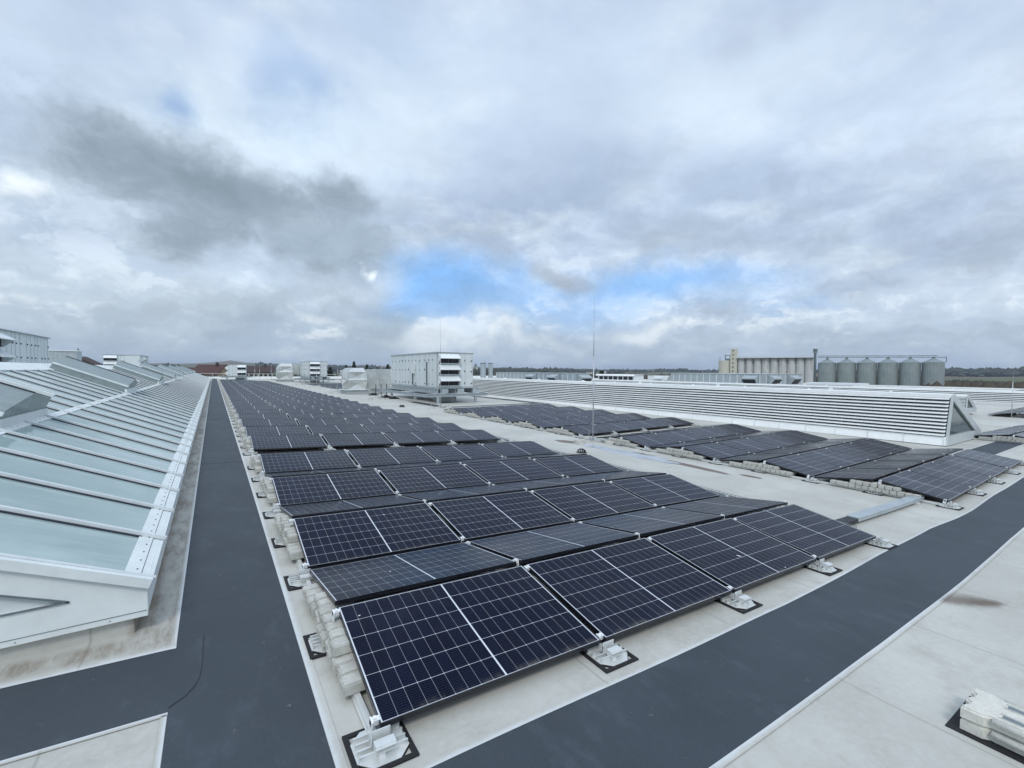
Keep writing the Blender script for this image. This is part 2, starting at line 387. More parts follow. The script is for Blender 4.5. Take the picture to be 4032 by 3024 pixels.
# puddle: a thin film of water lying in the low spot
random.seed(5)
mb = MB()
for cx, cy, rx, ry in ((9.62, 7.2, .34, 1.5), (9.6, 8.8, .30, .5), (9.66, 5.75, .17, .5), (9.95, 6.2, .12, .35)):
    pts = []
    for k in range(40):
        a = 2 * math.pi * k / 40; r = 1 + .16 * math.sin(3 * a + cx * 5) + .12 * math.sin(7 * a + cy) + random.uniform(-.07, .07)
        x, y = cx + rx * r * math.cos(a), cy + ry * r * math.sin(a); pts.append((x, y, h(cx, y) + .012 + (cy % 1) * .001))
    n0 = len(mb.v); mb.v += [(cx, cy, h(cx, cy) + .012 + (cy % 1) * .001)] + pts
    mb.f += [(n0, n0 + 1 + k, n0 + 1 + (k + 1) % 40) for k in range(40)]
tag(mb.build('puddle', M_water, fix=False), 'shallow puddle of rainwater with brown silt between the two panel fields', kind='structure')

# land around: one sheet, flat near, rising to the hills
AZ = [-60, -25, -15, -10.5, -3, -.5, .4, 2, 4.9, 8.7, 13, 17, 22, 26, 31, 35.8, 39, 43, 45.7, 51, 56.6, 66, 76, 80, 90, 130]
HZ = [20, 6, 4, 14, 36, 38, 52, 50, 44, 33, 28, 30, 24, 18, 20, 6, 18, 8, 0, 12, 4, 2, 4, 8, 6, 6]
def gz(D, az):
    base = itp(az, AZ, HZ); t = max(0, min(1, (D - 900) / 3000)); t = t * t * (3 - 2 * t)
    w = math.sin(az * .9 + D * .002) * 6 * t + math.sin(az * 2.3 + 1 + D * .0011) * 3 * t
    return -11 + (base + 11) * t + w * (1 if D < 3600 else .25)
Ds = [0, 60, 120, 200, 350, 550, 800, 1100, 1400, 1700, 2000, 2300, 2600, 3000, 3400, 3900, 4400, 5200, 7000]
azs = [k * 1.5 - 180 for k in range(240)]
vs = []; fs = []
for D in Ds:
    for a in azs:
        vs.append((D * math.sin(R(a)), D * math.cos(R(a)), gz(D, a if a > -60 else -60) - (0 if D else 0)))
na = len(azs)
for j in range(len(Ds) - 1):
    for i in range(na): fs.append((j * na + i, j * na + (i + 1) % na, (j + 1) * na + (i + 1) % na, (j + 1) * na + i))
mb = MB(); mb.v = vs; mb.f = fs
tag(mb.build('ground', M_ground, smooth=True, fix=False), kind='structure')

# ------------------------------------------------------------------ solar panels
def panel_proto():
    root = thing('solar_panel', 'x', 'solar panel')
    f = MB(); th = .035; lp = .007
    f.box(0, PW, 0, lp, -th, 0).box(0, PW, 1.12 - lp, 1.12, -th, 0).box(0, lp, lp, 1.12 - lp, -th, 0).box(PW - lp, PW, lp, 1.12 - lp, -th, 0)
    f.box(lp, PW - lp, lp, 1.12 - lp, -.03, -.026)
    f.build('frame', M_black, root)
    g = MB(); g.box(lp, PW - lp, lp, 1.12 - lp, -.012, -.002); g.build('cell_sheet', M_cell, root)
    for y in (.03, 1.06):
        c = MB(); c.box(-.045, .005, y - .002, y + .030, -.03, .005).box(-.045, -.034, y - .010, y + .038, -.07, .003).box(-.03, -.012, y + .004, y + .026, .006, .014)
        c.build('clamp', M_white, root)
    return root
PROTO = panel_proto(); used = [False]
def place(P0, P1, P2, label, group):
    o = PROTO if not used[0] else copy_tree(PROTO)
    used[0] = True
    ex = (Vector(P1) - Vector(P0)).normalized(); ey = Vector(P2) - Vector(P0); ey = (ey - ex * ey.dot(ex)).normalized(); ez = ex.cross(ey)
    M = Matrix((ex, ey, ez)).transposed().to_4x4(); M.translation = Vector(P0)
    o.matrix_world = M; o['label'] = label; o['group'] = group
    return o
def field(xf, ntent, ncol, gap_after, gap, zf, who, group, backs=99, edge='left'):
    """xf(x,y)->world xy ; zf(x,y) z of the low frame edge"""
    for t in range(ntent):
        y0 = t * T + (gap if t >= gap_after else 0)
        for i in range(ncol):
            x0 = i * L
            def P(x, y, hi):
                X, Y = xf(x, y); return (X, Y, zf(X, Y) + (RISE if hi else 0) + random.uniform(-.0035, .0035))
            place(P(x0, y0, 0), P(x0 + PW, y0, 0), P(x0, y0 + W, 1), 'near-side panel of %s ridge, %s, %s from left' % (ordn(t), who, ORD[i]), group)
            if t < backs:
                ya = y0 + W + G1
                place(P(x0 + PW, ya + W, 0), P(x0, ya + W, 0), P(x0 + PW, ya, 1), 'far-side panel of %s ridge, %s, %s from left' % (ordn(t), who, ORD[i]), group)
zl = lambda X, Y: h(X, Y) + CL
NT_L = 36
field(lambda x, y: (x, y), NT_L, 4, 4, GAPL, zl, 'long left field', 'solar panels of the long field beside the glass rooflight', backs=9)
RX, RY, RA, RG = 10.996, .164, -.0184, .707
def xr(x, y): return (RX + x * math.cos(RA) + y * math.sin(RA), RY + y * math.cos(RA) - x * math.sin(RA))
field(xr, 9, 4, 4, RG, zl, 'field before the louvres', 'solar panels of the field before the louvred rooflight')
def x3(x, y): return (23.6 + x, .30 + y)
field(x3, 1, 5, 9, 0, zl, 'strip past the louvred rooflight end', 'solar panels past the end of the louvred rooflight')
def x4(x, y): return (39.2 + x, .3 + y)
field(x4, 2, 7, 9, 0, zl, 'distant field right of the second louvres', 'solar panels of the far right field')

# ------------------------------------------------------------------ rails, feet, ballast
def rail(pts, label, group):
    m_ = MB()
    for a, c in zip(pts, pts[1:]):
        m_.bar(a, c, .035, .035); m_.bar((a[0], a[1], a[2] - .022), (c[0], c[1], c[2] - .022), .05, .006)
    tag(m_.build('mounting_rail', M_rail), label, 'rail', group)
yy = [-.12, T, 2 * T, 3 * T, 4 * T + .2]
for i in range(5):
    x = i * L - .026
    rail([(x, y, h(x, y) + .034) for y in yy], 'aluminium rail under %s panel joint of the nearest four ridges, left field' % ORD[i], 'mounting rails under the left field')
y5 = 4 * T + GAPL - .12
for i in range(5):
    x = i * L - .026
    rail([(x, y, h(x, y) + .034) for y in (y5, 10.1, 13, 24, 40, 60, NT_L * T + .4)], 'long aluminium rail under %s panel joint beyond the gap, left field' % ORD[i], 'mounting rails under the left field')
for i in range(5):
    for ya, yb, w_ in ((-.12, 4 * T + .1, 'near four ridges'), (4 * T + RG - .12, 9 * T + RG, 'far five ridges')):
        pts = []
        for k in range(5):
            X, Y = xr(i * L - .026, ya + (yb - ya) * k / 4); pts.append((X, Y, h(X, Y) + .034))
        rail(pts, 'aluminium rail under %s joint of the %s before the louvres' % (ORD[i], w_), 'mounting rails under the right field')
rail([(23.57, .1, h(23.57, .1) + .034), (23.57, 2.4, h(23.57, 2.4) + .034)], 'short aluminium rail at the corner of the louvred rooflight', 'mounting rails under the right field')

def foot_proto():
    r = thing('panel_stand', 'x', 'panel stand')
    a = .17; m_ = MB(); w = .03; z1 = .012
    m_.box(-a, a, -a, -a + w, 0, z1).box(-a, a, a - w, a, 0, z1).box(-a, -a + w, -a + w, a - w, 0, z1).box(a - w, a, -a + w, a - w, 0, z1)
    for sx in (-1, 1):
        for sy in (-1, 1):
            m_.bar((sx * (a - .02), sy * (a - .105), .006), (sx * (a - .105), sy * (a - .02), .006), .016, .0118)
    m_.build('rubber_mat', M_mat, r)
    q = .145; c = .07; pts = [(-q, -q + c), (-q + c, -q), (q - c, -q), (q, -q + c), (q, q - c), (q - c, q), (-q + c, q), (-q, q - c)]
    m_ = MB(); m_.prism([(x, y, .0125) for x, y in pts], (0, 0, .003)); m_.build('base_plate', M_alu, r)
    m_ = MB()
    for y in (-.075, -.03, .02, .07):
        m_.box(-.135, .135, y - .002, y + .002, .0157, .045).box(-.135, .135, y - .006, y + .006, .045, .048)
    m_.build('ribbed_channel', M_alu, r)
    m_ = MB(); m_.box(-.055, .06, -.10, -.045, .0485, .085).box(-.055, .06, -.112, -.10, .055, .062).box(-.055, .06, -.112, -.10, .071, .078)
    m_.box(-.065, .05, -.02, -.014, .0485, .118).box(-.065, -.06, -.045, .02, .0485, .10)
    m_.build('bracket', M_alu, r)
    return r
FOOT = foot_proto(); fu = [False]
def foot(X, Y, label, group, rz=0.):
    o = FOOT if not fu[0] else copy_tree(FOOT); fu[0] = True
    sl = math.atan((h(X + .1, Y) - h(X - .1, Y)) / .2)
    o.location = (X, Y, h(X, Y) + .0015); o.rotation_euler = (0, -sl, rz); o['label'] = label; o['group'] = group
GFT = 'rubber and aluminium feet carrying the panel fields'
where = ['nearest corner', 'second joint', 'third joint', 'fourth joint', 'right corner']
for i in range(5):
    foot(i * L - .01, -.02, 'metal foot on black rubber frame, %s of the front edge, left field' % where[i], GFT)
    if i: foot(i * L - .01, y5 + .10, 'metal foot in the gap behind the fourth ridge, %s, left field' % where[i], GFT)
for t in range(NT_L):
    y0 = t * T + (GAPL if t >= 4 else 0)
    if t and t != 4: foot(-.04, y0 - .04, 'rubber framed metal foot at the valley before the %s ridge beside the dark walkway' % ordn(t), GFT)
    if t == 4: foot(-.04, y0, 'rubber framed metal foot at the wide gap beside the dark walkway', GFT)
    if t < 20: foot(-.04, y0 + W + .05, 'rubber framed metal foot under the %s ridge beside the dark walkway' % ordn(t), GFT)
for i in range(5):
    X, Y = xr(i * L - .01, -.02); foot(X, Y, 'metal foot at the %s of the right field by the crossing path' % where[i], GFT)
    X, Y = xr(i * L - .01, 4 * T + RG - .02); foot(X, Y, 'metal foot in the gap of the right field, %s' % where[i], GFT)
for t in range(1, 9):
    X, Y = xr(-.02, t * T - .04 + (RG if t >= 4 else 0))
    if t != 4: foot(X, Y, 'metal foot at the valley before the %s ridge of the right field' % ordn(t), GFT)
for t in range(9):
    X, Y = xr(-.02, t * T + W + .05 + (RG if t >= 4 else 0)); foot(X, Y, 'metal foot under the stones of the %s ridge of the right field' % ordn(t), GFT)

def block_mesh(k):
    random.seed(k + 40); bm = bmesh.new(); bmesh.ops.create_cube(bm, size=1.)
    for v in bm.verts: v.co = Vector((v.co.x * .27, v.co.y * .114, v.co.z * .078))
    bmesh.ops.bevel(bm, geom=bm.edges[:], offset=.009, segments=2, affect='EDGES')
    for v in bm.verts: v.co += Vector((random.uniform(-1, 1), random.uniform(-1, 1), random.uniform(-1, 1))) * .0012
    me = bpy.data.meshes.new('ballast_block'); bm.to_mesh(me); bm.free(); me.materials.append(M_conc); return me
BM = [block_mesh(k) for k in range(4)]; nb = [0]
def pile(xf, y0):
    out = []
    for k in range(13):
        out.append((y0 + .40 + k * .1205 + .06, 0, k))
    for k in range(7):
        y = y0 + 1.155 + (k - 3) * .122 + (.0 if k == 3 else (.012 if k > 3 else -.012)); out.append((y, 1, k))
    res = []
    for y, lay, k in out:
        dx = random.uniform(-.015, .015); X, Y = xf(.025 + dx + (.02 if lay else 0), y)
        res.append((X, Y, h(X, Y) + .054 + .0395 + lay * .0795, random.uniform(-.03, .03), lay, k))
    return res
def put_blocks(xf, t, y0, who, ang=0.):
    for X, Y, Z, rz, lay, k in pile(xf, y0):
        o = bpy.data.objects.new('ballast_block', BM[random.randrange(4)]); COL.objects.link(o)
        o.location = (X, Y, Z); o.rotation_euler = (random.uniform(-.02, .02), 0, rz + ang)
        tag(o, 'grey stone, %s from near end, %s layer, %s ridge, %s' % (ORD[k], 'top' if lay else 'lower', ordn(t), who), 'ballast block', 'concrete ballast blocks along the panel fields')
random.seed(11)
for t in range(6): put_blocks(lambda x, y: (x, y), t, t * T + (GAPL if t >= 4 else 0), 'walkway side')
for t in range(9): put_blocks(xr, t, t * T + (RG if t >= 4 else 0), 'right field', RA)
mb = MB()
def stuff_blocks(xf, t0, t1, gap_after, gap):
    for t in range(t0, t1):
        for X, Y, Z, rz, lay, k in pile(xf, t * T + (gap if t >= gap_after else 0)):
            mb.box(-.135, .135, -.056, .056, -.039, .039, Matrix.Translation((X, Y, Z)) @ Matrix.Rotation(rz, 4, 'Z'))
stuff_blocks(lambda x, y: (x, y), 6, NT_L, 4, GAPL); stuff_blocks(x3, 0, 1, 9, 0)
tag(mb.build('ballast_block', M_conc), 'rows of grey ballast stones fading into the distance along the walkway', 'ballast blocks', kind='stuff')

# ------------------------------------------------------------------ cable trays
def tray_wire(x, ya, yb, name_label):
    r = thing('cable_tray', name_label, 'cable tray', (x, ya, h(x, ya)))
    def Z(y): return h(x, y) - h(x, ya)
    for sx in (-.10, .10):
        m_ = MB(); ys = [ya + (yb - ya) * k / 24 for k in range(25)]
        for a, c in zip(ys, ys[1:]):
            for zz in (.05, .08, .11): m_.bar((sx, a - ya, Z(a) + zz), (sx, c - ya, Z(c) + zz), .006, .008)
            m_.bar((sx, a - ya, Z(a) + .065), (sx, c - ya, Z(c) + .065), .002, .02)
        k = ya
        while k < yb:
            m_.box(sx - .003, sx + .003, k - ya - .004, k - ya + .004, Z(k) + .045, Z(k) + .115); k += .08
        m_.build('mesh_side', M_galv, r)
    m_ = MB()
    for a, c in zip(ys, ys[1:]): m_.bar((0, a - ya, Z(a) + .045), (0, c - ya, Z(c) + .045), .19, .004)
    m_.build('tray_floor', M_galvd, r)
tray_wire(7.25, .35, 4 * T + .3, 'grey wire mesh cable tray along the right edge of the nearest panels')
tray_wire(7.25, 4 * T + .5, 40, 'grey wire mesh cable tray continuing past the gap towards the air units')
r = thing('cable_tray', 'flat galvanised cable duct bridging the gap between the two panel fields', 'cable tray', (7.6, .62, h(7.6, .62)))
def hz(x): return h(x, .62) - h(7.6, .62)
m_ = MB()
for a, c in zip((7.95, 9.6), (9.6, 11.05)):
    m_.bar((a - 7.6, 0, hz(a) + .068), (c - 7.6, 0, hz(c) + .068), .17, .06)
m_.build('duct_body', M_galv, r)
m_ = MB()
for a, c in zip((7.95, 9.6), (9.6, 11.05)): m_.bar((a - 7.6, 0, hz(a) + .101), (c - 7.6, 0, hz(c) + .101), .185, .004)
m_.build('lid', M_galv, r)
m_ = MB(); m_.bar((-.25, 0, hz(7.35) + .06), (.345, 0, hz(7.945) + .06), .17, .05); m_.build('open_end', M_dark, r)
m_ = MB(); m_.box(2.95, 3.1, -.12, .12, hz(10.6), hz(10.6) + .036); m_.build('support_block', M_alu, r)

# ------------------------------------------------------------------ glass rooflight on the left
SX = -1.25; EZ = .34; SL = -.434; RIDX = -4.92; Y0 = 1.95; Y1 = 88.0
r = thing('glass_rooflight', 'long sloping milky glass rooflight with open vents beside the dark walkway', 'rooflight', (SX, Y0, 0))
def EZy(y): return EZ + bl(y)
def SP(x, y, off=0.):      # point on the glass plane (world)
    nx, nz = -SL / math.hypot(1, SL), 1 / math.hypot(1, SL)
    return (x + nx * off - SX, y - Y0, EZy(y) + SL * (x - SX) + nz * off)
ysl = [Y0, T, 2 * T, 3 * T, 10.1, 30, 60, Y1]
def sheet(xa, xb, off):
    m = MB(); vs = []
    for y in ysl: vs += [SP(xa, y, off), SP(xb, y, off)]
    m.add(vs, [(2 * k, 2 * k + 1, 2 * k + 3, 2 * k + 2) for k in range(len(ysl) - 1)]); return m
sheet(-1.37, -3.03, 0).build('lower_glazing', M_glass, r, fix=False)
sheet(-3.13, RIDX + .1, 0).build('upper_glazing', M_glass, r, fix=False)
def long_bar(m, xa, xb, oa, ob):
    for a, c in zip(ysl, ysl[1:]):
        vs = [SP(xa, a, oa), SP(xb, a, oa), SP(xb, a, ob), SP(xa, a, ob), SP(xa, c, oa), SP(xb, c, oa), SP(xb, c, ob), SP(xa, c, ob)]
        m.add(vs, [(0, 1, 2, 3), (7, 6, 5, 4), (0, 4, 5, 1), (1, 5, 6, 2), (2, 6, 7, 3), (3, 7, 4, 0)])
    return m
long_bar(MB(), -1.28, -1.38, -.02, .012).build('eaves_strip', M_sky_white, r)
long_bar(MB(), -1.20, -1.275, -.03, .006).build('drip_edge', M_sky_white, r)
long_bar(MB(), -3.03, -3.13, -.02, .014).build('middle_strip', M_sky_white, r)
long_bar(MB(), RIDX - .3, RIDX + .14, -.02, .03).build('ridge_cap', M_sky_white, r)
m = MB()
yb = Y0 + .2
while yb < 26:
    p = SP(-1.31, yb, .012); m.cyl(p, (p[0], p[1], p[2] + .005), .0065, n=6)
    p = SP(-3.08, yb, .014); m.cyl(p, (p[0], p[1], p[2] + .004), .0065, n=6); yb += .2
m.build('screw_row', M_gasket, r)
yb = Y0 + .03; k = 0
while yb < Y1:
    m = MB(); a = SP(-1.19, yb, .028); c = SP(RIDX + .1, yb, .028)
    m.bar(a, c, .040, .030); a2 = SP(-1.36, yb, .006); c2 = SP(RIDX + .1, yb, .006); o = m.build('glazing_bar', M_bar, r)
    m = MB(); m.bar(a2, c2, .085, .012); m.build('gasket', M_gasket, o)
    yb += 1.0; k += 1
# end gable
m = MB(); y = Y0
prof = [(-1.225, .07), (-1.225, EZ + .01), (RIDX, EZ + SL * (RIDX - SX) - .02), (-8.6, EZ + .01), (-8.6, .07)]
# gable plate as pieces round the triangular window
def gp(x, z, yo=0.): return (x - SX, yo, z + bl(Y0))
tw = [(-2.02 + .35, .30), (-4.92, 1.62), (-8.15, .30)]
outer = [(-1.225, .07), (-1.225, EZ - .01), (RIDX, EZ + SL * (RIDX - SX) - .02), (-8.6, EZ - .01), (-8.6, .07)]
for quad in ([outer[0], outer[1], tw[0]], [outer[1], outer[2], tw[1], tw[0]], [outer[2], outer[3], tw[2], tw[1]], [outer[3], outer[4], tw[2]], [outer[4], outer[0], tw[0], tw[2]]):
    m.prism([gp(*q) for q in quad], (0, .04, 0))
m.build('gable_wall', M_sky_white, r)
m = MB(); m.prism([gp(*q, yo=.035) for q in tw], (0, .01, 0)); o = m.build('gable_window', M_ahu, r)
m = MB(); ti = [(-2.02 + .05, .335), (-4.92, 1.55), (-7.85, .335)]
_ti = [(-2.15, .30), (-4.92, 1.50), (-7.7, .30)]
for a, c in list(zip(tw, tw[1:] + tw[:1])) + [(_ti[0], _ti[1])]: m.bar(gp(*a, yo=-.004), gp(*c, yo=-.004), .012, .012, up=(0, 1, 0))
m.build('window_frame', M_galvd, o)
m = MB()
for xx in (-2.9, -5.6): m.bar(gp(xx, .07, -.001), gp(xx, .29, -.001), .004, .004, up=(0, 1, 0))
m.bar(gp(-1.23, .115, -.0015), gp(-8.5, .115, -.0015), .004, .004, up=(0, 1, 0))
for q in range(9): m.cyl(gp(-1.45 - q * .5, .09, .0), gp(-1.45 - q * .5, .09, -.004), .004, n=6)
m.build('sheet_joint', M_galvd, r)
m = MB(); m.bar(gp(-1.2, EZ - .012, -.02), gp(RIDX, EZ + SL * (RIDX - SX) - .03, -.02), .05, .07); m.build('verge_trim', M_sky_white, r)
# gutter fascia and curb
m = MB()
for a, c in zip([Y0 + .002] + ysl[1:], ysl[1:]):
    for xa, zt, zb in ((-1.229, EZ, .07),):
        vs = [(xa - SX, a - Y0, zb + bl(a)), (xa - SX, a - Y0, zt + bl(a)), (xa - SX, c - Y0, zt + bl(c)), (xa - SX, c - Y0, zb + bl(c))]
        vs += [(p[0] - .05, p[1], p[2]) for p in vs]
        m.add(vs, [(0, 1, 2, 3), (7, 6, 5, 4), (0, 4, 5, 1), (1, 5, 6, 2), (2, 6, 7, 3), (3, 7, 4, 0)])
m.build('side_fascia', M_sky_white, r)
m = MB()
for a, c in zip(ysl, ysl[1:]):
    vs = [(-1.31 - SX, a - Y0 + .05, h(-1.3, a) - .05), (-1.31 - SX, a - Y0 + .05, .2 + bl(a)), (-1.31 - SX, c - Y0 + .05, .2 + bl(c)), (-1.31 - SX, c - Y0 + .05, h(-1.3, c) - .05)]
    m.add(vs, [(0, 1, 2, 3)])
m.box(-8.5 - SX, -1.313 - SX, .05, .2, -.2, .2)
m.build('membrane_curb', M_roof, r)
m = MB()
for a, c in zip([Y0 + .045] + ysl[1:], ysl[1:]): m.add([(-1.32 - SX, a - Y0, .072 + bl(a)), (-1.235 - SX, a - Y0, .072 + bl(a)), (-1.235 - SX, c - Y0, .072 + bl(c)), (-1.32 - SX, c - Y0, .072 + bl(c))], [(0, 1, 2, 3)])
m.build('soffit', M_sky_white, r, fix=False)
m = MB(); 
for a, c in zip(ysl, ysl[1:]):
    vs = []
    for y in (a, c): vs += [(RIDX - SX, y - Y0, EZy(y) + SL * (RIDX - SX)), (-8.6 - SX, y - Y0, EZy(y))]
    m.add(vs, [(0, 1, 3, 2)])
m.build('rear_glazing', M_glass, r, fix=False)
# opened vents
for vy in (6.0, 16.5, 26.7, 37.1, 47.5, 57.9, 68.3, 78.7):
    o = None
    prof = [(0, .0), (.04, .20), (1.05, .44), (2.0, .30), (2.06, .34), (2.12, .31), (2.1, .0)]
    m = MB(); xa, xb = -3.18, RIDX + .02
    P = [[SP(x, vy + a, b_2) for a, b_2 in prof] for x in (xa, xb)]
    n_ = len(prof)
    m.add(P[0] + P[1], [(k, k + 1, n_ + k + 1, n_ + k) for k in range(n_ - 1)] + [tuple(range(n_)), tuple(range(2 * n_ - 1, n_ - 1, -1))])
    o = m.build('vent_flap', M_vent, r)
    m = MB()
    for a, b_2, w_ in ((.04, .205, .05), (2.06, .35, .10)):
        m.bar(SP(xa - .0 + .03, vy + a, b_2), SP(xb, vy + a, b_2), w_, .05)
    m.bar(SP(xa + .02, vy + .0, .06), SP(xa + .02, vy + 2.1, .06), .06, .12)
    m.build('vent_frame', M_sky_white, o)
    m = MB(); m.bar(SP(xa, vy + 1.05, .448), SP(xb, vy + 1.05, .448), .03, .014); m.build('gasket', M_gasket, o)

# ------------------------------------------------------------------ louvred rooflights
def louvred(X, Ya, Yb, zb, zt, depth, label, nsl=11, rear_glass=True, pitch=1.1, lean=.54):
    r = thing('louvred_rooflight', label, 'rooflight', (X, Ya, zb))
    H = zt - zb; D = Yb - Ya; lx = lambda z: lean * z / H
    m = MB(); m.prism([(lx(0), .0, 0), (lx(.30), .0, .30), (lx(.3) + .05, 0, .30), (lx(0) + .05, 0, 0)], (0, D, 0)); m.build('skirt', M_slat, r)
    y = .02
    while y < min(D, 30):
        m = MB(); m.prism([(lx(0) - .02, y, 0.02), (lx(.30) - .02, y, .29), (lx(.3), y, .29), (lx(0), y, 0.02)], (0, .03, 0)); y += pitch
        m.build('skirt_rib', M_sky_white, r)
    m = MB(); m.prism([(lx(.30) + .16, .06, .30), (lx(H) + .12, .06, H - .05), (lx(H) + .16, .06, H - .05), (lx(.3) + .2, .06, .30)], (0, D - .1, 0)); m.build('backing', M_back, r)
    s0 = .33; s1 = H - .20
    for k in range(nsl):
        z = s0 + (s1 - s0) * k / (nsl - 1); bh = (s1 - s0) / (nsl - 1) * .5; m = MB()
        m.prism([(lx(z) - .045, .03, z), (lx(z) + .05, .03, z + bh * .9), (lx(z) + .05, .03, z + bh), (lx(z) - .05, .03, z + bh * .5), (lx(z) - .06, .03, z)], (0, D - .05, 0))
        m.build('louvre_blade', M_slat, r)
    m = MB(); y = 1.0
    while y < D: m.bar((lx(.3) + .1, y, .3), (lx(H) + .07, y, H - .12), .05, .05, up=(0, 1, 0)); y += 2 * pitch
    m.build('bracket_post', M_galvd, r)
    m = MB(); m.prism([(lx(H) - .06, .0, H - .14), (lx(H) - .05, .0, H - .02), (lx(H) + .40, .0, H + .0), (lx(H) + .40, 0, H - .04), (lx(H), 0, H - .08)], (0, D, 0)); m.build('top_cap', M_slat, r)
    ax = lx(H) + .3
    m = MB(); m.add([(ax, 0.05, H - .04), (depth, 0.05, .1), (depth, D, .1), (ax, D, H - .04)], [(0, 1, 2, 3)]); m.build('rear_glazing', M_glass, r, fix=False)
    k_ = (.1 - H) / (depth - ax)
    m = MB()
    xx = ax + .75; m.bar((xx, .8, H + k_ * .75 + .16), (xx, D, H + k_ * .75 + .16), .42, .05)
    y = 4.
    while y < D: m.box(xx - .35, xx - .2, y, y + .12, H + k_ * .5, H + .06); y += 5.3
    m.build('rear_vent', M_slat, r)
    # triangular end
    fr = MB(); A = (lx(0) + .04, 0, .0); B = (lx(H) + .04, 0, H - .02); C = (depth, 0, .12); Dp = (depth, 0, 0.0)
    fr.bar((lx(.3) + .07, -.01, .1), (lx(H) + .1, -.01, H - .06), .13, .06, up=(0, 1, 0))
    fr.bar((lx(H) + .12, -.013, H - .10), (depth - .05, -.013, .12), .26, .06, up=(0, 1, 0))
    fr.prism([(lx(0), -.05, 0), (lx(.3) + .1, -.05, .30), (depth - .6, -.05, .30), (depth, -.05, .05), (depth, -.05, 0)], (0, .09, 0))
    fr.build('end_frame', M_endf, r)
    gl = MB(); gl.prism([(lx(.3) + .1, .03, .3), (lx(H) + .1, .03, H - .1), (depth - .55, .03, .3)], (0, .012, 0)); gl.build('end_glass', M_glassd, r)
    return r
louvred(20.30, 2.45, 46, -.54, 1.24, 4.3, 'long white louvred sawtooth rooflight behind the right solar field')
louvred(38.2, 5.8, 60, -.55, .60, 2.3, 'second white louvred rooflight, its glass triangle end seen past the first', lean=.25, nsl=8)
louvred(56., -4, 60, -.87, .42, 3.6, 'farthest white louvred rooflight running out of frame on the right', lean=.3, nsl=6)

